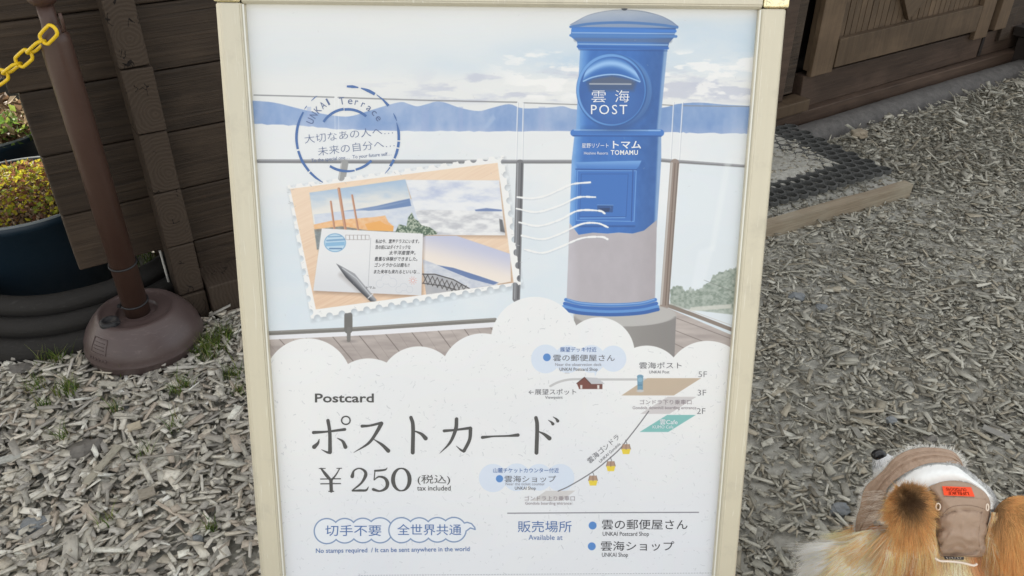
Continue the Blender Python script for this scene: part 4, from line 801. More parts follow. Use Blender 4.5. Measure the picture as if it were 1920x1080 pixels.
for i, (x, y) in enumerate(((-2.7, 2.5), (-3.3, 3.3), (-3.7, 4.9), (-2.1, 4.6), (-4.6, 4.2))):
    bsh = empty('garden_shrub', (x, y, 0)); tag(bsh, ['low yellow green shrub beside the pots', 'bushy green shrub behind the pots', 'tall green shrub at the garden edge', 'green shrub behind the cabin corner', 'wide shrub farthest out in the garden'][i], 'shrub', 'shrubs in the sunlit garden')
    P = rng.normal(size=(1500, 3)) * np.array([.2, .2, .16]) + np.array([0, 0, .30]); P[:, 2] = np.abs(P[:, 2]); leaf_cloud('foliage', P, .04, GR + YG[:3], bsh)
    for k in range(5): a = k * 1.3; tube('stem', [(0, 0, 0), (.05 * math.cos(a), .05 * math.sin(a), .15), (.14 * math.cos(a), .14 * math.sin(a), .34)], [.008, .006, .003], M_SOIL, bsh, 5)
ty = empty('rubber_ring_planter', (-1.40, 2.235, 0)); tag(ty, 'large black ridged rubber ring lying around the blue pot', 'rubber ring')
tp = [(.440, -.03), (.456, .015), (.460, .05), (.452, .082), (.436, .096), (.420, .094), (.404, .078), (.401, .084), (.414, .105), (.416, .128), (.406, .148), (.390, .156), (.374, .150), (.360, .134), (.357, .140), (.372, .165), (.372, .186), (.360, .204), (.340, .212), (.322, .204), (.312, .17), (.31, .0)]
tp = [(r, z * .74) for r, z in tp]; V, F = lathe_vf(tp, 96); V = [(x * (1 + .006 * mnoise.noise((x * 6, y * 6, z * 9))), y * (1 + .006 * mnoise.noise((x * 6, y * 6, z * 9 + 5))), z + .006 * mnoise.noise((x * 4, y * 4, 0))) for x, y, z in V]
mesh('ring_body', V, F, M_TIRE, ty, True)
stk = empty('plastic_stake', tuple(WP(-.20, .02, .0))); tag(stk, 'pair of thin white plastic stakes stuck in the soil under the logs', 'stake')
for dx in (-.02, .0): tube('rod', [(dx, 0, -.02), (dx - .002, 0, .215)], .0035, M_WHITEP, stk, 6)

# ================================================================== WOOD CHIPS
def chips(name, N, sampler, Lr, Wr, Tr, tints, zr, tilt, dark=1.0):
    xy = sampler(N); n = len(xy); L_ = np.exp(rng.normal(math.log(Lr[0]), Lr[1], n)); W_ = np.minimum(np.exp(rng.normal(math.log(Wr[0]), Wr[1], n)), L_ * .8); T_ = np.minimum(np.exp(rng.normal(math.log(Tr[0]), Tr[1], n)), W_ * .8)
    u = np.array([[-1, -1, -1], [1, -1, -1], [1, 1, -1], [-1, 1, -1], [-1, -1, 1], [1, -1, 1], [1, 1, 1], [-1, 1, 1]]) * .5
    P = np.repeat(u[None], n, 0); skew = rng.normal(0, .35, n); tap = rng.uniform(.35, 1.0, n); tap[rng.random(n) < .45] = 1.0; thin = rng.uniform(.3, 1, n)
    loc = P * np.stack([L_, W_, T_], 1)[:, None, :]
    loc[..., 1] *= np.where(P[..., 0] > 0, tap[:, None], 1.0); loc[..., 2] *= np.where(P[..., 0] > 0, thin[:, None], 1.0)
    loc[..., 0] += P[..., 1] * skew[:, None] * W_[:, None] + P[..., 2] * rng.normal(0, .5, n)[:, None] * T_[:, None]
    loc += rng.normal(0, 1, loc.shape) * np.minimum(W_, T_ * 2)[:, None, None] * .10
    bend = rng.normal(0, .04, n); loc[..., 2] += bend[:, None] * np.abs(loc[..., 0]) * 2
    ya = rng.uniform(0, 2 * math.pi, n); pi_ = rng.normal(0, tilt, n); ro = rng.normal(0, tilt * 1.5, n)
    cy, sy, cp, sp, cr_, sr = np.cos(ya), np.sin(ya), np.cos(pi_), np.sin(pi_), np.cos(ro), np.sin(ro)
    Rm = np.empty((n, 3, 3)); Rm[:, 0] = np.stack([cy * cp, cy * sp * sr - sy * cr_, cy * sp * cr_ + sy * sr], 1); Rm[:, 1] = np.stack([sy * cp, sy * sp * sr + cy * cr_, sy * sp * cr_ - cy * sr], 1); Rm[:, 2] = np.stack([-sp, cp * sr, cp * cr_], 1)
    W3 = np.einsum('nij,nkj->nki', Rm, loc); z = rng.uniform(zr[0], zr[1], n) + np.abs(sp) * L_ * .38 + T_ * .5
    z += np.array([hgt(a, c) for a, c in xy]); W3 += np.concatenate([xy, z[:, None]], 1)[:, None, :]
    fq = np.array([[0, 3, 2, 1], [4, 5, 6, 7], [0, 1, 5, 4], [1, 2, 6, 5], [2, 3, 7, 6], [3, 0, 4, 7]]); F = (np.arange(n)[:, None, None] * 8 + fq[None]).reshape(-1)
    me = bpy.data.meshes.new(name); me.vertices.add(n * 8); me.vertices.foreach_set('co', W3.astype(np.float32).ravel()); me.loops.add(len(F)); me.loops.foreach_set('vertex_index', F.astype(np.int32)); me.polygons.add(n * 6); me.polygons.foreach_set('loop_start', np.arange(0, n * 24, 4, dtype=np.int32)); me.update(calc_edges=True)
    tn = np.array(tints)[rng.integers(len(tints), size=n)] * rng.uniform(.86, 1.14, (n, 1)) * dark; C = np.ones((n, 8, 4)); C[..., :3] = tn[:, None, :]
    a = me.color_attributes.new('tint', 'FLOAT_COLOR', 'POINT'); a.data.foreach_set('color', np.clip(C, 0, 1).astype(np.float32).ravel())
    a = me.attributes.new('loc', 'FLOAT_VECTOR', 'POINT'); a.data.foreach_set('vector', (loc + rng.uniform(-9, 9, (n, 1, 3))).astype(np.float32).ravel())
    me.materials.append(M_CHIP); return me, xy
TL = [(a * 1.9, b_ * 1.88, c * 1.82) for a, b_, c in [(.34, .33, .295), (.40, .39, .35), (.30, .292, .265), (.46, .445, .40), (.50, .49, .45), (.26, .252, .235), (.36, .35, .325), (.38, .355, .305), (.24, .23, .21), (.32, .285, .245)]]
TR_ = [(a * 1.84, b_ * 1.86, c * 1.80) for a, b_, c in [(.255, .249, .222), (.285, .275, .24), (.225, .215, .19), (.31, .30, .265), (.20, .19, .165), (.27, .245, .20), (.16, .148, .125), (.35, .34, .305)]]
def free(x, y, m=0.0):
    off = (x - WA[0]) * WN[0] + (y - WA[1]) * WN[1]; s = (x - WA[0]) * WD[0] + (y - WA[1]) * WD[1]
    ok = (off > .005) | (s < -.22); ok &= ~((off < .22) & (s > 2.10)); ok &= ~((off < .135) & (s > -.23) & (s < .44)); ok &= np.hypot(x - bc[0], y - bc[1]) > .150; ok &= np.hypot(x + 1.40, y - 2.235) > .446; ok &= np.hypot(x + 1.55, y - 2.29) > .27
    q = np.stack([x - mc[0], y - mc[1]]); A_ = q[0] * e1[0] + q[1] * e1[1]; C_ = q[0] * e2[0] + q[1] * e2[1]; onb = (A_ > -.12) & (C_ > -.115) & (C_ < -.035)
    q2 = np.stack([x - pb[0], y - pb[1]]); a2 = q2[0] * dv[0] + q2[1] * dv[1]; c2 = q2[0] * nv[0] + q2[1] * nv[1]; ok &= ~((a2 < .02) & (a2 > -2.0) & (c2 > -.006) & (c2 < .046))
    return ok, A_, C_
def samp(x0, x1, y0, y1, cond, patch=0.0):
    def f(N):
        x = rng.uniform(x0, x1, N); y = rng.uniform(y0, y1, N); ok, A_, C_ = free(x, y); ok &= cond(x, y, A_, C_)
        if patch:
            n = vnoise(x * 3.1 + 7, y * 3.1 + 3, 77, 4); ok &= rng.random(N) < np.clip(1 - patch * sst(.46, .60, n), 0, 1)
        return np.stack([x[ok], y[ok]], 1)
    return f
matzone = lambda A_, C_: (A_ > -.0) & (C_ > -.0) & (C_ < .93)
raised = lambda A_, C_: (A_ > -.04) & (C_ > -.10) & (C_ < 1.0)
me1, _ = chips('wood_chips', 33000, samp(-2.3, .25, .30, 2.25, lambda x, y, A, C: x < .25), (.0285, .46), (.0100, .42), (.0036, .35), TL, (-.002, .024), .20)
tag(link('wood_chips', me1), 'thick layer of pale grey weathered wood chips left of the poster stand', kind='stuff')
me2, _ = chips('fine_wood_chips', 165000, samp(.25, 5.2, .30, 5.3, lambda x, y, A, C: (~raised(A, C)) & (x < y * .78 + .62), .35), (.0195, .52), (.0060, .48), (.0022, .35), TR_, (-.003, .010), .12)
tag(link('fine_wood_chips', me2), 'thin layer of fine grey wood chips and dust right of the poster stand', kind='stuff')
me4, _ = chips('large_wood_chips', 5200, samp(.25, 4.6, .35, 5.0, lambda x, y, A, C: (~raised(A, C)) & (x < y * .78 + .62)), (.034, .38), (.0095, .4), (.0033, .3), TR_, (.003, .011), .10)
tag(link('large_wood_chips', me4), 'scattered longer wood chips lying on the fine chips', kind='stuff')
# chips heaped against the wall in the far right
me3, _ = chips('chip_heap', 14000, samp(1.5, 4.9, 2.9, 5.2, lambda x, y, A, C: (~raised(A, C)) & (((x - WA[0]) * WN[0] + (y - WA[1]) * WN[1]) < .85) & (((x - WA[0]) * WN[0] + (y - WA[1]) * WN[1]) > .2)), (.030, .42), (.0085, .4), (.003, .3), TR_, (.0, .045), .32)
tag(link('chip_heap', me3), 'loose heap of curled chips against the kerb', kind='stuff')
# chips carried by the mat and the strip behind its edging board
meM, _ = chips('chips_on_mat', 15000, samp(.3, 2.0, 2.1, 4.0, lambda x, y, A, C: matzone(A, C) & (A > .115 + .05 * vnoise(x * 9, y * 9, 3, 2)) & (C > .12 + .05 * vnoise(x * 9, y * 9, 4, 2))), (.015, .45), (.0045, .4), (.002, .3), TR_, (.052, .0605), .10)
tag(link('chips_on_mat', meM), 'crushed chips filling the holes of the rubber mat', kind='stuff')
meN, _ = chips('chips_under_mat', 14000, samp(.3, 2.1, 2.1, 4.0, lambda x, y, A, C: raised(A, C)), (.018, .4), (.006, .4), (.0025, .3), TR_, (.022, .034), .12, .9)
tag(link('chips_under_mat', meN), 'chips packed under and beside the rubber mat', kind='stuff')
V = []; F = []
for j in range(24):
    for i in range(40):
        a = -.05 + i * .05; c = -.10 + j * .048; p = mc + e1 * a + e2 * c; V.append((p[0], p[1], .026 + .006 * mnoise.noise((p[0] * 9, p[1] * 9, 0)) - (.03 if i == 0 or j == 23 else 0)))
for j in range(23):
    for i in range(39): F.append((j * 40 + i, j * 40 + i + 1, (j + 1) * 40 + i + 1, (j + 1) * 40 + i))
tag(mesh('step_fill', V, F, M_DIRT, None, True), 'raised bed of dust and soil under the rubber mat', kind='structure')
V = []; F = []
for j in range(20):
    for i in range(36):
        a = .11 + i * .05; c = .115 + j * .042; p = mc + e1 * a + e2 * c; V.append((p[0], p[1],   .0608 + .0035 * mnoise.noise((p[0] * 20, p[1] * 20, 0)) - (.02 if i == 0 or j == 0 or j == 19 else 0)))
for j in range(19):
    for i in range(35): F.append((j * 36 + i, j * 36 + i + 1, (j + 1) * 36 + i + 1, (j + 1) * 36 + i))
tag(mesh('mat_dust', V, F, M_DIRT, None, True), 'wood dust clogging the middle of the rubber mat', kind='stuff')

# single stones and big chips worth naming
def rock(px, py, rx, ry, rz, m, label, rot=0, seed=0, z=.012, name='stone', cat='stone'):
    c = at(px, py, z); b = bmesh.new(); bmesh.ops.create_icosphere(b, subdivisions=3, radius=1)
    for v in b.verts:
        n = mnoise.noise(v.co * 1.3 + Vector((seed, 0, 0))); f = 1 + .35 * n; v.co = Vector((round(v.co.x * 2.2) / 2.2 * .45 + v.co.x * .55, round(v.co.y * 2.0) / 2.0 * .4 + v.co.y * .6, v.co.z)) * f; v.co = Vector((v.co.x * rx, v.co.y * ry, v.co.z * rz))
    tag(bmo(name, b, m, None, False, tuple(c), (random.uniform(-.2, .2), random.uniform(-.2, .2), rot)), label, cat)
rock(150, 850, .052, .030, .022, M_STONE, 'large brown grey stone half sunk in chips below the maroon base', .3, 1)
rock(60, 988, .036, .024, .020, M_STONE_B, 'wedge shaped blue grey stone near the lower left corner', .5, 2)
rock(372, 1012, .012, .010, .010, M_STONE_B, 'small dark blue stone beside a grass tuft near the frame', 0, 3)
rock(228, 762, .020, .012, .012, M_STONE_B, 'flat bluish stone between chips below the maroon base', .2, 4)
rock(1494, 556, .026, .017, .012, M_STONE_B, 'grey blue pebble beside the poster frame below the board', 0, 5); rock(1672, 788, .016, .011, .009, M_STONE_B, 'small blue grey pebble above the dog', .2, 6)
rock(1742, 823, .022, .012, .010, M_STONE, 'flat grey pebble just beyond the dog hat', .2, 7); rock(1572, 955, .022, .016, .014, M_STONE_B, 'round blue grey pebble left of the dog', 0, 8); rock(1540, 575, .022, .014, .009, M_STONE_B, 'pale flat pebble right of the larger grey pebble', .6, 9)
rock(1612, 250, .045, .03, .02, M_BOARD, 'lump of orange tinged bark beside the kerb', .4, 10, .04, 'bark_lump', 'bark'); rock(348, 598, .03, .02, .02, M_STONE, 'dark stone at the foot of the log ends', .4, 11); rock(38, 695, .04, .025, .02, M_STONE, 'grey brown stone at the edge of the rubber ring', .1, 12)
def bigchip(px, py, L_, W_, T_, yaw, col, label, z=.030):
    c = at(px, py, z); b = bmesh.new(); bbox(b, -L_ / 2, L_ / 2, -W_ / 2, W_ / 2, -T_ / 2, T_ / 2, .0008, 1, W_ * .07)
    me = bpy.data.meshes.new('wood_chip'); bmesh.ops.recalc_face_normals(b, faces=b.faces); b.to_mesh(me); b.free(); n = len(me.vertices)
    a = me.color_attributes.new('tint', 'FLOAT_COLOR', 'POINT'); a.data.foreach_set('color', np.tile(np.array(list(col) + [1], np.float32), n)); co = np.empty(n * 3, np.float32); me.vertices.foreach_get('co', co); a = me.attributes.new('loc', 'FLOAT_VECTOR', 'POINT'); a.data.foreach_set('vector', co + px); me.materials.append(M_CHIP)
    tag(link('wood_chip', me, None, tuple(c), (random.uniform(-.12, .12), random.uniform(-.12, .12), yaw)), label, 'wood chip')
bigchip(193, 870, .130, .017, .006, R(80), (.50, .47, .38), 'longest pale wood splinter on the left pointing away from the viewer')
bigchip(252, 800, .032, .022, .008, R(25), (.62, .55, .42), 'square cream chip under the maroon base'); bigchip(203, 720, .050, .016, .006, R(-8), (.60, .58, .50), 'bright cream chip just in front of the maroon base')
bigchip(1608, 812, .038, .017, .004, R(100), (.33, .325, .29), 'upright oblong grey chip above the dog muzzle', .016); bigchip(1868, 812, .062, .020, .004, R(-42), (.33, .325, .30), 'wide slab like chip near the right edge beyond the dog', .016)
bigchip(1845, 790, .11, .007, .004, R(-38), (.24, .23, .20), 'long thin splinter near the right edge beyond the dog', .014); bigchip(20, 858, .05, .022, .004, R(20), (.55, .56, .52), 'flat silvery chip at the left edge', .028); bigchip(275, 925, .034, .026, .006, R(30), (.42, .38, .31), 'broad flat brown chip in the middle of the left chips')
bigchip(1405, 470, .035, .012, .005, 0, (.35, .33, .28), 'pale chip beside the frame below the edging board', .014)

# grass
def tufts(spots):
    V = []; F = []; C = []
    for px, py, r, n in spots:
        c = at(px, py, .008)
        for k in range(n):
            a = rng.uniform(0, 6.28); q = r * rng.random(); x = c[0] + q * math.cos(a); y = c[1] + q * math.sin(a); h = rng.uniform(.018, .055); d = rng.normal(size=2) * .45; w = rng.uniform(.0008, .0019); t = rng.uniform(0, 6.28); wx, wy = w * math.cos(t), w * math.sin(t); k0 = len(V); col = np.array(GR[rng.integers(4)]) * rng.uniform(.5, 1.1)
            if rng.random() < .15: col = np.array([.3, .25, .12])
            for s in range(4):
                f = s / 3; ww = 1 - f * .9; bx = x + d[0] * h * f * f; by = y + d[1] * h * f * f; V += [(bx - wx * ww, by - wy * ww, c[2] + .012 + h * f), (bx + wx * ww, by + wy * ww, c[2] + .012 + h * f)]; C += [list(col) + [1]] * 2
            for s in range(3): F.append((k0 + 2 * s, k0 + 2 * s + 1, k0 + 2 * s + 3, k0 + 2 * s + 2))
    me = bpy.data.meshes.new('grass'); me.from_pydata(V, [], F); a = me.color_attributes.new('tint', 'FLOAT_COLOR', 'POINT'); a.data.foreach_set('color', np.array(C, np.float32).ravel()); me.materials.append(M_LEAF); return link('grass', me)
tag(tufts([(395, 665, .055, 300), (420, 640, .04, 120), (130, 742, .035, 110), (72, 735, .03, 50), (105, 680, .05, 130), (332, 740, .025, 45), (440, 715, .03, 60), (352, 735, .02, 30), (220, 778, .02, 24), (125, 828, .022, 30), (330, 810, .022, 30), (275, 865, .02, 20), (205, 985, .02, 14), (398, 1000, .022, 26), (85, 772, .02, 30), (452, 745, .02, 36), (235, 710, .012, 14), (350, 655, .03, 50), (300, 500, .12, 260), (260, 480, .10, 160), (1650, 1000, .01, 4)]), 'small green grass tufts growing through the wood chips', kind='stuff')

# ================================================================== DOG WITH SUN HAT
def Lp(px, py, n, D0=1.27):          # point seen at (px,py) at depth D0 - n along the view axis
    return cC + ray(px, py) * (D0 - n)
dog = empty('dog', (Lp(1740, 1150, -.2)[0], Lp(1740, 1150, -.2)[1] - .12, 0))
tag(dog, 'small long haired orange and white dog in a brown sun hat seen from behind', 'dog'); dorg = np.array(dog.location)
def ell(c, r, rot=(0, 0, 0), n=3):
    b = bmesh.new(); bmesh.ops.create_icosphere(b, subdivisions=n, radius=1); M = Matrix.Translation(Vector(c)) @ Euler(rot).to_matrix().to_4x4() @ Matrix.Diagonal((r[0], r[1], r[2], 1)); bmesh.ops.transform(b, matrix=M, verts=b.verts)
    V = [tuple(v.co) for v in b.verts]; F = [tuple(v.index for v in f.verts) for f in b.faces]; b.free(); return V, F
def limb(pts, rs):
    Q = spline(pts, 4); ts = np.linspace(0, len(pts) - 1, len(Q)); V, F = tube_vf(Q, list(np.interp(ts, range(len(pts)), rs)), 10); out = [(V, F)]
    for p, r in ((pts[0], rs[0]), (pts[-1], rs[-1])): out.append(ell(p, (r, r, r), n=2))
    return out
def fuse(name, parts, vox, m, parent, org, smooth_it=8):
    V = []; F = []
    for v, f in parts: k = len(V); V += [tuple(np.array(p) - org) for p in v]; F += [tuple(i + k for i in q) for q in f]
    me = bpy.data.meshes.new('tmp'); me.from_pydata(V, [], F); o = bpy.data.objects.new('tmp', me); COL.objects.link(o); r = o.modifiers.new('r', 'REMESH'); r.mode = 'VOXEL'; r.voxel_size = vox; s = o.modifiers.new('s', 'SMOOTH'); s.iterations = smooth_it; s.factor = .5
    dg = bpy.context.evaluated_depsgraph_get(); m2 = bpy.data.meshes.new_from_object(o.evaluated_get(dg)); bpy.data.objects.remove(o); bpy.data.meshes.remove(me); m2.name = name; m2.materials.clear(); m2.materials.append(m); m2.shade_smooth(); return link(name, m2, parent)
skull = Lp(1772, 985, -.065); chest = Lp(1716, 1120, -.12); cx, cy_, cz = chest
hd = np.array([.10, 1.0, 0]); hd /= np.linalg.norm(hd); sd_ = np.array([hd[1], -hd[0], 0])          # body heading, to its right
rump = chest - hd * .34 + np.array([0, 0, -.03]); mid = chest - hd * .18
def lg(base, side, fwd, front=True):
    top = base + sd_ * side * .07 + hd * fwd + np.array([0, 0, -.04])
    if front: pts = [top, top + np.array([0, 0, -.10]) - hd * .01, np.array([top[0], top[1], .035]) - hd * .005, np.array([top[0], top[1], .012]) + hd * .025]; rs = [.045, .028, .018, .018]
    else: pts = [top, top + hd * .03 + np.array([0, 0, -.07]), np.array([top[0], top[1], .10]) - hd * .045, np.array([top[0], top[1], .02]) - hd * .03, np.array([top[0], top[1], .012]) + hd * .005]; rs = [.055, .042, .020, .017, .018]
    return limb(pts, rs)
parts = [ell(skull, (.062, .066, .058)), ell(skull * .45 + chest * .55 + np.array([0, 0, .005]), (.085, .085, .085)), ell(chest, (.105, .115, .12), (0, 0, 0)), ell(mid, (.09, .16, .105)), ell(rump, (.092, .10, .105)), ell(chest + sd_ * .0 + hd * .06 + np.array([0, 0, .0]), (.08, .07, .10))]
parts += limb([Lp(1752, 955, -.07), Lp(1706, 918, -.085), Lp(1672, 888, -.095), Lp(1656, 868, -.10)], [.052, .044, .032, .021])
parts += limb([Lp(1650, 905, -.115), Lp(1660, 885, -.118)], [.015, .012])
for s in (-1, 1): parts += lg(chest, s, .03, True) + lg(rump, s, -.02, False)
parts += [ell(Lp(1615, 1105, -.15), (.085, .09, .10)), ell(Lp(1660, 1060, -.11), (.07, .07, .07)), ell(Lp(1860, 1095, -.10), (.075, .09, .09))]
parts += limb([rump - hd * .08 + np.array([0, 0, .05]), rump - hd * .12 + np.array([0, 0, .13]), rump - hd * .06 + np.array([0, 0, .20])], [.025, .03, .018])
M_SKIN = NM('dog_undercoat', .9, .1, color=rgb(206, 180, 146)).m
dbody = fuse('body', parts, .0085, M_SKIN, dog, dorg)
dbody.data.materials.append(NM('white_muzzle_skin', .9, .1, color=rgb(232, 234, 236)).m)
for f_ in dbody.data.polygons:
    c_ = np.array(f_.center) + dorg; x_, y_ = topx(c_)
    if x_ < 1712 and y_ < 950: f_.material_index = 1
# ---- fur material and strand maker
def fur_mat(name, rough=.55):
    M = NM(name, rough, .25); a = M.n('ShaderNodeAttribute', attribute_name='tint'); M.base(a.outputs['Color'])
    tr = M.n('ShaderNodeBsdfTranslucent'); M.l(a.outputs['Color'], tr.inputs['Color']); ms = M.n('ShaderNodeMixShader'); ms.inputs[0].default_value = .4; M.l(M.p.outputs[0], ms.inputs[1]); M.l(tr.outputs[0], ms.inputs[2]); M.l(ms.outputs[0], M.t.nodes['Material Output'].inputs['Surface']); return M.m
M_FUR = fur_mat('soft_fur')
def strands(name, P, parent, org, col, rad=.00022, m=M_FUR):
    n, k, _ = P.shape; hc = bpy.data.hair_curves.new(name); hc.add_curves([k] * n); hc.points.foreach_set('position', (P - org).astype(np.float32).ravel())
    r = np.tile(np.linspace(1, .12, k) ** .7, n) * (np.repeat(np.broadcast_to(rad, (n,)), k))
    a = hc.attributes.get('radius') or hc.attributes.new('radius', 'FLOAT', 'POINT'); a.data.foreach_set('value', r.astype(np.float32))
    c = np.ones((n, 4), np.float32); c[:, :3] = np.clip(col, 0, 1); a = hc.attributes.new('tint', 'FLOAT_COLOR', 'CURVE'); a.data.foreach_set('color', c.ravel())
    hc.materials.append(m); return link(name, hc, parent)
def surf_sample(o, n, org):
    me = o.data; me.calc_loop_triangles(); nt_ = len(me.loop_triangles); T_ = np.empty(nt_ * 3, np.int32); me.loop_triangles.foreach_get('vertices', T_); T_ = T_.reshape(-1, 3); co = np.empty(len(me.vertices) * 3); me.vertices.foreach_get('co', co); co = co.reshape(-1, 3) + org
    a, b_, c = co[T_[:, 0]], co[T_[:, 1]], co[T_[:, 2]]; nr = np.cross(b_ - a, c - a); ar = np.linalg.norm(nr, axis=1); nr /= ar[:, None] + 1e-12; ix = rng.choice(nt_, n, p=ar / ar.sum()); u = rng.random((n, 2)); fl = u.sum(1) > 1; u[fl] = 1 - u[fl]
    return a[ix] + (b_ - a)[ix] * u[:, :1] + (c - a)[ix] * u[:, 1:], nr[ix]
def idw(px, py, anchors, p=3):
    A = np.array([[a[0], a[1]] for a in anchors], float); Vv = np.array([a[2:] for a in anchors], float); w = 1 / (((px[:, None] - A[:, 0]) ** 2 + (py[:, None] - A[:, 1]) ** 2) ** (p / 2) + 1e-3); return (w @ Vv) / w.sum(1, keepdims=True)
def toPX(P): v = P - cC; D = v @ cF; return 960 + FPX * (v @ cR) / D, 540 - FPX * (v @ cU) / D
FLOW = [(1690, 1000, -.5, 1), (1720, 1020, -.25, 1), (1730, 1060, 0, 1), (1640, 1010, -1, .55), (1660, 1050, -.8, .8), (1580, 1030, -1, .35), (1600, 1075, -.9, .5), (1500, 1060, -1, .25), (1560, 990, -1, .1), (1800, 1060, .05, 1), (1850, 1060, .5, 1), (1900, 1010, .6, 1), (1910, 1060, .8, 1), (1660, 900, .25, 1), (1700, 930, .4, .9), (1700, 1200, -.2, 1), (1550, 1200, -.7, 1), (1850, 1200, .4, 1), (1700, 1600, 0, 1)]
FCOL = [(1700, 1005, 178, 118, 58), (1725, 1030, 205, 152, 92), (1650, 1010, 196, 140, 80), (1630, 1040, 222, 178, 122), (1590, 1012, 240, 214, 172), (1610, 1040, 240, 212, 170), (1570, 1028, 253, 246, 232), (1590, 1062, 252, 240, 220), (1560, 1060, 255, 250, 240), (1535, 1040, 255, 252, 246), (1515, 1060, 255, 254, 252), (1540, 1075, 255, 252, 246), (1600, 1078, 236, 200, 150), (1660, 1075, 226, 182, 124), (1700, 1060, 206, 150, 90), (1770, 1060, 242, 216, 180), (1800, 1075, 246, 228, 200), (1840, 1065, 222, 176, 130), (1880, 1020, 214, 140, 66), (1905, 1060, 198, 126, 62), (1660, 895, 244, 247, 250), (1640, 925, 250, 250, 250), (1656, 868, 190, 195, 202), (1700, 1180, 246, 226, 196), (1560, 1160, 255, 252, 246), (1850, 1160, 214, 160, 100), (1700, 1500, 214, 165, 108)]
# long coat
NB = 85000; Pr, Nr = surf_sample(dbody, NB, dorg); px, py = toPX(Pr)
legm = (Pr[:, 2] < .17); muz = (px < 1715) & (py < 940); head = (~muz) & (py < 1030) & (np.linalg.norm(Pr - skull, axis=1) < .09)
fl = idw(px, py, FLOW); clx = vnoise(px / 16, py / 16, 101, 3) - .5; fl = fl / np.linalg.norm(fl, axis=1, keepdims=True); ang = clx * 1.1 + rng.normal(0, .10, NB); ca, sa = np.cos(ang), np.sin(ang); fl = np.stack([fl[:, 0] * ca - fl[:, 1] * sa, fl[:, 0] * sa + fl[:, 1] * ca], 1)
dirw = fl[:, :1] * cR - fl[:, 1:] * cU; dirw = dirw - Nr * (dirw * Nr).sum(1, keepdims=True) * .85; dirw /= np.linalg.norm(dirw, axis=1, keepdims=True) + 1e-9
dirw[legm] = np.array([0, 0, -1]); Ln = rng.uniform(.035, .062, NB); Ln[muz] = rng.uniform(.004, .008, muz.sum()); Ln[head] = rng.uniform(.012, .022, head.sum()); Ln[legm] = .018; lift = np.where(muz | legm | head, .18, .27)
K = 7; tt = np.linspace(0, 1, K)[None, :, None]; wav = rng.normal(0, .10, (NB, 1, 3)) * tt ** 1.5
P = Pr[:, None, :] + (dirw[:, None, :] * (tt) + Nr[:, None, :] * lift[:, None, None] * (tt - .62 * tt ** 2.2) + wav + np.array([0, 0, -.18]) * tt ** 2) * Ln[:, None, None]
tc_ = px + fl[:, 0] * Ln * 700 + (vnoise(px / 9, py / 9, 102, 2) - .5) * 26; td_ = py + fl[:, 1] * Ln * 700 + (vnoise(px / 9, py / 9, 103, 2) - .5) * 26
fc_ = lin(idw(px * .5 + tc_ * .5, py * .5 + td_ * .5, FCOL, 4)); fc_ = (fc_ * .92 + .08 * fc_.mean(1, keepdims=True)) * 1.38; strk = vnoise((px * fl[:, 1] - py * fl[:, 0]) / 5, (px * fl[:, 0] + py * fl[:, 1]) / 60, 104, 3); fc_ = fc_ * (.72 + .56 * strk[:, None]) * rng.uniform(.82, 1.18, (NB, 1)); drk = rng.random(NB) < .025; fc_[drk & (fc_[:, 2] < .5)] *= .45
sp_ = muz & (rng.random(NB) < np.clip((880 - py) / 22, 0, 1)); fc_[sp_] = rng.uniform(.02, .2, (sp_.sum(), 1))
strands('fur', P, dog, dorg, fc_, .00020)
for fx, fy, fn in ((1650, 857, -.098),):
    v, f = ell(Lp(fx - 2, fy - 4, fn), (.0130, .0100, .0095)); o = mesh('nose', [tuple(np.array(p) - dorg) for p in v], f, NM('wet_black_nose', .25, .6, 0, (.012, .012, .014, 1)).m, dog, True)
for a, b_, n in ((1688, 890, -.068), (1672, 918, -.085)):
    v, f = ell(Lp(a, b_, n), (.0075,) * 3, n=2); mesh('eye', [tuple(np.array(p) - dorg) for p in v], f, NM('dark_eye', .08, .6, 0, (.02, .01, .006, 1)).m, dog, True)
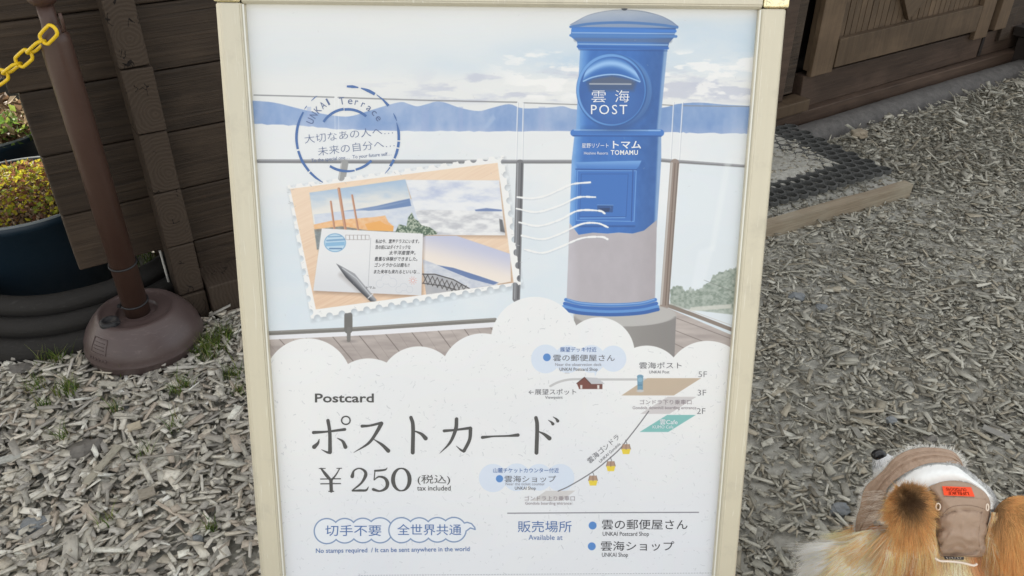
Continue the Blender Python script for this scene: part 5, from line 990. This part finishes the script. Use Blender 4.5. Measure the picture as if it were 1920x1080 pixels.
# ---- ears: cupped triangular flaps with dense fur
def ear(cx, cy, rx, ry, n0, tint_fn, cnt, flow, ln, lean=(0, 0)):
    V = []; F = []; NR_, NA = 7, 26
    for side in (0, 1):
        for i in range(NR_ + 1):
            q = i / NR_
            for k in range(NA):
                a = 2 * math.pi * k / NA; n = n0 + .020 * (1 - q ** 2) - (.007 if side else 0); V.append(Lp(cx + rx * q * math.cos(a) + lean[0] * (1 - q), cy + ry * q * math.sin(a) + lean[1] * (1 - q), n) - dorg)
    S_ = (NR_ + 1) * NA
    for side in (0, 1):
        for i in range(NR_):
            for k in range(NA): k2 = (k + 1) % NA; q = [side * S_ + i * NA + k, side * S_ + i * NA + k2, side * S_ + (i + 1) * NA + k2, side * S_ + (i + 1) * NA + k]; F.append(q if not side else q[::-1])
    for k in range(NA): k2 = (k + 1) % NA; F.append((NR_ * NA + k, NR_ * NA + k2, S_ + NR_ * NA + k2, S_ + NR_ * NA + k))
    e = mesh('ear', V, F, M_SKIN_E, dog, True)
    a = rng.uniform(0, 2 * math.pi, cnt); q = np.sqrt(rng.random(cnt)); x = cx + rx * q * np.cos(a) + lean[0] * (1 - q); y = cy + ry * q * np.sin(a) + lean[1] * (1 - q); n = n0 + .020 * (1 - q ** 2)
    Pb = np.array([Lp(a_, b_, c_) for a_, b_, c_ in zip(x, y, n)]); fx, fy = flow(x, y, q, a); jit = rng.normal(0, .22, (cnt, 2)) + (np.stack([vnoise(x / 6, y / 6, 160, 2), vnoise(x / 6, y / 6, 161, 2)], 1) - .5) * 1.3; fx = fx + jit[:, 0]; fy = fy + jit[:, 1]; Dv = fx[:, None] * cR - fy[:, None] * cU; Nv = -cF[None]; L_ = rng.uniform(*ln, cnt)
    K = 5; tt = np.linspace(0, 1, K)[None, :, None]; P = Pb[:, None, :] + (Dv[:, None, :] * tt + Nv * (tt * .9 - .45 * tt ** 2)) * L_[:, None, None]
    strands('ear_fur', P, e, dorg, tint_fn(x, y, q), .00022); return e
M_SKIN_E = NM('ear_skin', .9, .1, color=rgb(150, 96, 50)).m
def tl(x, y, q):
    d = np.sqrt(((x - 1704) / 27) ** 2 + ((y - 938) / 33) ** 2) + (vnoise(x / 4, y / 4, 110, 2) - .5) * .5; c = lerp3((108, 82, 58), (236, 192, 134), sst(.15, 1.15, d)); c = lin(c * rng.uniform(.85, 1.12, (len(x), 1))); w = rng.random(len(x)) < .10; c[w] *= 1.5; return c * (.7 + .6 * vnoise(x / 3.5, y / 12, 162, 2)[:, None])
ear(1702, 952, 39, 43, .012, tl, 13000, lambda x, y, q, a: (.7 * q * np.cos(a) - .05, .7 * q * np.sin(a) + .3 + 1.3 * sst(960, 990, y)), (.008, .022), (6, -10))
def tr_(x, y, q):
    d = sst(1900, 1858, x) * sst(1010, 950, y); c = lerp3((240, 196, 136), (150, 122, 92), d * .8); s = vnoise((x + y * .6) / 5, (y - x * .6) / 40, 111, 2); return lin(c) * (.45 + 1.1 * s[:, None]) * rng.uniform(.8, 1.2, (len(x), 1))
ear(1908, 985, 50, 56, -.004, tr_, 15000, lambda x, y, q, a: (.55 + .3 * np.cos(a), .45 + .9 * (y - 950) / 50), (.016, .034), (0, 0))
def tuft(n, x0, x1, y0, y1, n0, dx, dy, ln, cols, sag=.02):
    sx = rng.uniform(x0, x1, n); sy = rng.uniform(y0, y1, n); L_ = rng.uniform(*ln, n); cl_ = vnoise(sx / 7, sy / 9, 150, 2) - .5; an = math.atan2(dy, dx) + cl_ * .9 + rng.normal(0, .09, n); P = np.zeros((n, 7, 3))
    for k in range(7): q = k / 6; P[:, k] = [Lp(a, c, n0 + d - sag * q * q * (1 + j)) for a, c, d, j in zip(sx + np.cos(an) * L_ * q + 3 * np.sin(q * 3 + cl_ * 9), sy + np.sin(an) * L_ * q, .010 * np.sin(min(1, q * 1.6) * 1.57) * np.ones(n), cl_)]
    i = rng.integers(len(cols), size=n); c = lin(np.array(cols, float)[i]) * rng.uniform(.75, 1.15, (n, 1)) * (.65 + .7 * vnoise(sx / 3, sy / 30, 151, 2)[:, None]); strands('fur', P, dog, dorg, np.clip(c * 1.4, 0, .95), .00019)
GOLD = [(238, 206, 160), (222, 182, 130), (250, 232, 202), (232, 192, 142), (196, 146, 94)]; CRM = [(250, 236, 210), (240, 212, 170), (252, 246, 234), (230, 190, 136)]
tuft(4200, 1712, 1752, 975, 1005, .006, .02, 1, (34, 90), GOLD); tuft(3600, 1672, 1712, 988, 1008, .002, -.45, 1, (40, 100), GOLD); tuft(3600, 1628, 1680, 992, 1022, -.020, -1, .55, (50, 105), CRM + GOLD[:3] + CRM, .04); tuft(2600, 1560, 1610, 1015, 1065, -.040, -1, .32, (40, 90), [(255, 253, 250), (254, 248, 238), (248, 232, 206), (255, 252, 247)], .05)
tuft(4200, 1856, 1885, 960, 1010, .002, .22, 1, (45, 105), GOLD, .03); tuft(3400, 1870, 1915, 985, 1040, .004, .55, 1, (50, 110), GOLD, .04); tuft(2500, 1745, 1850, 1050, 1075, -.030, .1, 1, (30, 60), CRM + GOLD, .03)
tuft(3000, 1580, 1665, 1020, 1070, -.030, -1, .5, (40, 95), CRM + [(255, 250, 242), (250, 236, 214), (238, 206, 160)], .05)
# ---- hat
hat = empty('hat', tuple(skull - dorg), 0, dog); horg = skull
hat['label'] = 'brown sun hat with white fleece band, quilted brim and orange patch'
def hat_fabric():
    M = NM('brown_hat_nylon', .62, .3, 0, rgb(150, 124, 104)); v = M.coord((1, 1, 1)); n = M.noise(v, 22, 4, .55, .6); f = M.noise(v, 900, 2)
    M.base(M.mix(n, rgb(152, 128, 109), rgb(184, 160, 140))); nb = M.bump(n, .008, .8); b2 = M.n('ShaderNodeBump'); b2.inputs['Distance'].default_value = .0004; b2.inputs['Strength'].default_value = .4; M.l(f, b2.inputs['Height']); M.l(nb, b2.inputs['Normal']); M.l(b2.outputs[0], M.p.inputs['Normal']); return M.m
M_HAT = hat_fabric(); M_HAT2 = NM('hat_stitching', .8, .1, 0, rgb(104, 84, 68)).m; M_FLEECE = NM('white_fleece', .95, .1, 0, rgb(244, 246, 244)).m; M_CORD = NM('pale_cord', .8, .1, 0, rgb(236, 222, 206)).m; M_PATCH = NM('orange_patch', .6, .3, 0, rgb(250, 84, 44)).m; M_TXT = NM('patch_thread_dark', .8, .1, 0, rgb(120, 30, 16)).m
z4 = lambda L_: [(1560 + x / 4.153, 820 + y / 4.153) for x, y in L_]
def resamp(P, n):
    P = np.array(spline(P, 8)); d = np.concatenate([[0], np.cumsum(np.linalg.norm(np.diff(P, axis=0), axis=1))]); t = np.linspace(0, d[-1], n); return np.stack([np.interp(t, d, P[:, 0]), np.interp(t, d, P[:, 1])], 1)
# crown dome
CO = resamp(z4([(740, 372), (830, 338), (940, 325), (1060, 345), (1150, 388), (1212, 440), (1238, 510), (1230, 600), (1218, 700), (1222, 760), (1204, 815), (1214, 870), (1196, 918), (1120, 936), (1000, 926), (870, 932), (822, 912), (828, 860), (806, 800), (812, 740), (792, 690), (800, 600), (780, 480), (742, 376)]), 73)[:-1]
cc_ = np.array([1802, 968.]); NRg = 34; V = []; F = []; NAg = len(CO)
def crown_h(x, y, q):
    lower = sst(952, 972, y) ; w = math.sin(y * .42 + 3 * math.sin(x * .12)) * .0024 * sst(1000, 1030, y) * q + .0022 * math.sin(y * .5 + x * .06) * sst(.55, .95, q) * sst(955, 985, y) + .0022 * mnoise.noise((x * .09, y * .06, 1)) * (1 if y > 950 else .3) + .0075 * mnoise.noise((x * .034, y * .05, 7)) * (.3 + .7 * q) * sst(945, 985, y)
    edge = .0022 * math.sin(y * .9) * sst(.8, 1, q) * (1 if y > 960 else 0)
    return -.006 + .030 * max(0, 1 - q ** 3.2) ** .8 + w + edge - .004 * math.exp(-((y - (956 + 12 * ((x - 1810) / 45) ** 2)) / 2.2) ** 2)
for i in range(NRg + 1):
    q = (i / NRg) ** .8
    for k in range(NAg): x, y = cc_ + (CO[k] - cc_) * q; V.append(Lp(x, y, crown_h(x, y, q)) - horg)
for k in range(NAg): x, y = CO[k]; V.append(Lp(x, y, -.045) - horg)
for i in range(NRg + 1):
    for k in range(NAg): k2 = (k + 1) % NAg; F.append((i * NAg + k, i * NAg + k2, (i + 1) * NAg + k2, (i + 1) * NAg + k)[::-1])
mesh('crown', V, F, M_HAT, hat, True, merge=1e-6)
def on_crown(x, y, up=.0008):
    k = np.argmin(np.abs(np.unwrap(np.arctan2(CO[:, 1] - cc_[1], CO[:, 0] - cc_[0])) * 0 + np.angle(np.exp(1j * (np.arctan2(CO[:, 1] - cc_[1], CO[:, 0] - cc_[0]) - math.atan2(y - cc_[1], x - cc_[0])))))); q = min(1, math.hypot(x - cc_[0], y - cc_[1]) / (np.linalg.norm(CO[k] - cc_) + 1e-6)); return Lp(x, y, crown_h(x, y, q) + up) - horg
# stitches along the seam
seam = resamp(z4([(862, 600), (900, 560), (960, 535), (1050, 528), (1130, 540), (1190, 560)]), 48); V = []; F = []
for a, c in zip(seam[::2], seam[1::2]):
    v, f = tube_vf([on_crown(*a), on_crown(*c)], .0004, 5); k = len(V); V += v; F += [tuple(i + k for i in q) for q in f]
mesh('stitching', V, F, M_HAT2, hat)
tube('panel_seam', [on_crown(*p, .0002) for p in resamp(z4([(800, 470), (900, 462), (1060, 470), (1200, 480)]), 14)], .0006, M_HAT, hat, 5)
tube('panel_seam', [on_crown(*p, .0002) for p in resamp(z4([(860, 610), (850, 700), (840, 800), (850, 900)]), 14)], .0007, M_HAT, hat, 5); tube('panel_seam', [on_crown(*p, .0002) for p in resamp(z4([(1170, 580), (1150, 700), (1145, 800), (1160, 900)]), 14)], .0007, M_HAT, hat, 5)
# fleece band and brim as strips between guide curves
def strip(name, A, B, nA, nB, prof, m, n=90, r=12, parent=None, mer=None, both=.0022):
    A = resamp(A, n); B = resamp(B, n); V = []; F = []
    for lay in (0, 1):
        for i in range(n):
            for j in range(r + 1):
                q = j / r; x, y = A[i] * (1 - q) + B[i] * q; na = np.interp(i / (n - 1), np.linspace(0, 1, len(nA)), nA); nb = np.interp(i / (n - 1), np.linspace(0, 1, len(nB)), nB); V.append(Lp(x, y, na * (1 - q) + nb * q + prof(q, i / (n - 1)) * (1 - 2 * lay * .5) - (both if lay else 0)) - horg)
    S_ = n * (r + 1)
    for lay in (0, 1):
        for i in range(n - 1):
            for j in range(r): a = lay * S_ + i * (r + 1) + j; q = (a, a + 1, a + r + 2, a + r + 1); F.append(q if lay else q[::-1])
    for i in range(n - 1):
        for j in (0, r): a = i * (r + 1) + j; F.append((a, a + r + 1, S_ + a + r + 1, S_ + a))
    return mesh(name, V, F, m, parent or hat, True), A, B
C3 = z4([(1030, 240), (1002, 175), (945, 112), (840, 84), (700, 80), (580, 106), (480, 165), (410, 245), (335, 315), (272, 372), (238, 440), (218, 540), (188, 640), (180, 765)])
C2 = z4([(1022, 250), (985, 215), (930, 200), (850, 196), (770, 200), (690, 220), (600, 262), (525, 308), (465, 355), (425, 410), (405, 480), (385, 560), (335, 650), (215, 765)])
fold = lambda q, t: .0035 * math.sin(math.pi * q) - .0030 * math.exp(-((q - .42) / .06) ** 2) - .0026 * math.exp(-((q - .72) / .06) ** 2) + .0022 * mnoise.noise((q * 3, t * 18, 0)) + .001 * mnoise.noise((q * 6, t * 50, 4))
brim, BA, BB = strip('brim', C2, C3, [-.020, -.012, -.010, -.012, -.022, -.040], [-.034, -.030, -.028, -.034, -.048, -.070], fold, M_HAT, 200, 36)
FO = z4([(1278, 560), (1262, 480), (1205, 400), (1110, 325), (1030, 260), (960, 214), (850, 204), (770, 208), (690, 228), (600, 270), (525, 316), (465, 365), (425, 420), (400, 490), (375, 580), (330, 660)])
FI = z4([(1222, 560), (1222, 500), (1180, 430), (1120, 385), (1060, 355), (1000, 345), (940, 342), (860, 350), (790, 370), (740, 395), (700, 420), (640, 450), (590, 480), (560, 520), (520, 600), (450, 680)])
puff = lambda q, t: .012 * math.sin(math.pi * min(1, q * 1.02)) + .0012 * mnoise.noise((q * 9, t * 40, 3))
fleece, FA, FB = strip('fleece_band', FI, FO, [-.006, -.004, -.002, .0, -.004, -.02], [-.028, -.022, -.016, -.014, -.022, -.042], puff, M_FLEECE, 110, 12)
nf = 15000; Pf, Nf = surf_sample(fleece, nf, horg); ok = (Nf @ -cF) > .05; Pf, Nf = Pf[ok], Nf[ok]; nf = len(Pf); t1 = np.cross(Nf, rng.normal(size=(nf, 3))); t1 /= np.linalg.norm(t1, axis=1, keepdims=True); t2 = np.cross(Nf, t1); tt = np.linspace(0, 1, 6)
P = np.stack([Pf + (Nf * .0042 * math.sin(q * 2.2) + t1 * .0026 * math.sin(q * 6.5) + t2 * .0026 * (1 - math.cos(q * 6.5))) for q in tt], 1); strands('fleece_curls', P, fleece, horg, np.tile(lin([250, 251, 249]), (nf, 1)) * rng.uniform(.8, 1.0, (nf, 1)) * (.45 + .75 * vnoise(Pf[:, 0] * 330, Pf[:, 1] * 330 + Pf[:, 2] * 200, 140, 1)[:, None]), .00034)
# shaggy fleece showing past the outer edge of the brim
ns = 1500; t_ = rng.random(ns) * (len(BB) - 2); i0 = t_.astype(int); fr_ = t_ - i0; e_ = BB[i0] * (1 - fr_[:, None]) + BB[i0 + 1] * fr_[:, None]; tang = BB[i0 + 1] - BB[i0]; nr2 = np.stack([tang[:, 1], -tang[:, 0]], 1); nr2 /= np.linalg.norm(nr2, axis=1, keepdims=True); nr2 *= np.sign(((e_ - cc_) * nr2).sum(1))[:, None]
nb_ = np.interp(t_ / len(BB), np.linspace(0, 1, 6), [-.034, -.030, -.028, -.034, -.048, -.070]); wsel = vnoise(t_ * .9, t_ * 0 + 3, 120, 2); gate = np.where(t_ < 30, .35 + .9 * wsel, .2 + .8 * wsel); ln_ = rng.uniform(3, 10, ns) * gate; dj = nr2 + rng.normal(0, .35, (ns, 2)) + (wsel[:, None] - .5) * np.array([1.6, 0]); P = np.zeros((ns, 5, 3))
for k in range(5): q = k / 4; xy = e_ - nr2 * 4 + dj * (q * (ln_ + 4))[:, None] + np.stack([np.sin(q * 3 + t_) * .8, np.cos(q * 3 + t_) * .8], 1); P[:, k] = [Lp(a, c, n - .004 + .002 * q) for (a, c), n in zip(xy, nb_)]
strands('fleece_fringe', P, brim, horg, np.tile(lin([250, 250, 246]), (ns, 1)), .00034)
# wisps of long white hair over the left side of the brim
nw = 170; sx = rng.uniform(1645, 1672, nw); sy = rng.uniform(920, 1000, nw); P = np.zeros((nw, 6, 3)); L_ = rng.uniform(22, 50, nw); an = rng.normal(math.pi * .98, .18, nw) + vnoise(sy / 5, sy * 0, 130, 2) * .5 - .25
for k in range(6): q = k / 5; P[:, k] = [Lp(a, c, .002 - .035 * q * q - .01) for a, c in zip(sx + np.cos(an) * L_ * q, sy - np.sin(an) * L_ * q + 8 * q * q)]
strands('whisker_hair', P, dog, dorg, np.tile(lin([240, 232, 222]), (nw, 1)), .00018)
# patch, tag, cord, eyelets
pc4 = z4([(858, 380), (1084, 388), (1112, 462), (872, 452)]); V = []; F = []; nx, ny = 14, 6
for lay in (0, 1):
    for j in range(ny + 1):
        for i in range(nx + 1):
            a, c = i / nx, j / ny; p = (np.array(pc4[0]) * (1 - a) + np.array(pc4[1]) * a) * (1 - c) + (np.array(pc4[3]) * (1 - a) + np.array(pc4[2]) * a) * c; V.append(on_crown(p[0], p[1], .0022 - lay * .0016))
S_ = (nx + 1) * (ny + 1)
for j in range(ny):
    for i in range(nx): a = j * (nx + 1) + i; F.append((a, a + nx + 1, a + nx + 2, a + 1))
ring_ = [i for i in range(nx + 1)] + [(j) * (nx + 1) + nx for j in range(1, ny + 1)] + [ny * (nx + 1) + i for i in range(nx - 1, -1, -1)] + [j * (nx + 1) for j in range(ny - 1, 0, -1)]
for a, c in zip(ring_, ring_[1:] + ring_[:1]): F.append((a, c, S_ + c, S_ + a))
patch = mesh('patch', V, F, M_PATCH, hat)
def patch_text(body, a0, a1, c0, c1):
    Vg, Fg = glyphs(body, .01); xs_ = [v[0] for v in Vg]; ys_ = [v[1] for v in Vg]; out = []
    for x, y in Vg:
        fx = (x - min(xs_)) / (max(xs_) - min(xs_)); fy = (y - min(ys_)) / (max(ys_) - min(ys_)); a = a1 + (a0 - a1) * fx; c = c0 + (c1 - c0) * fy; p = (np.array(pc4[0]) * (1 - a) + np.array(pc4[1]) * a) * (1 - c) + (np.array(pc4[3]) * (1 - a) + np.array(pc4[2]) * a) * c; out.append(on_crown(p[0], p[1], .0026))
    mesh('lettering', out, Fg, M_TXT, hat)
patch_text('LIFELIKE', .16, .84, .54, .88); patch_text('OUTDOORS', .12, .80, .14, .46)
tg = z4([(868, 925), (1028, 932), (1026, 954), (880, 950)]); tp_ = [Lp(x, y, .006) - horg for x, y in tg] + [Lp(x, y, .004) - horg for x, y in tg]; mesh('black_tag', tp_, [(0, 1, 2, 3), (7, 6, 5, 4), (0, 4, 5, 1), (1, 5, 6, 2), (2, 6, 7, 3), (3, 7, 4, 0)], M_BLACK, hat)
for k in range(6): x = 890 + k * 21; tube('tag_mark', [Lp(*z4([(x, 934 + 6 * (k % 2))])[0], .0070) - horg, Lp(*z4([(x + 10, 944 - 5 * (k % 2))])[0], .0070) - horg], .0006, M_CORD, hat, 4)
tube('drawcord', [Lp(x, y, -.004 + .014) - horg for i, (x, y) in enumerate(resamp(z4([(800, 940), (840, 962), (920, 966), (1020, 978), (1100, 998), (1130, 985)]), 22))], .0019, M_CORD, hat, 7)
for x, y in ((826, 540), (1210, 545)):
    c = z4([(x, y)])[0]; rr = 22 if x < 1000 else 12; tube('eyelet', [Lp(c[0] + (rr * .8) / 4.153 * math.cos(a), c[1] + 26 / 4.153 * math.sin(a), .022 if x < 1000 else .010) - horg for a in np.linspace(0, 2 * math.pi, 19)[:-1]], .0010, M_CORD, hat, 6, True)
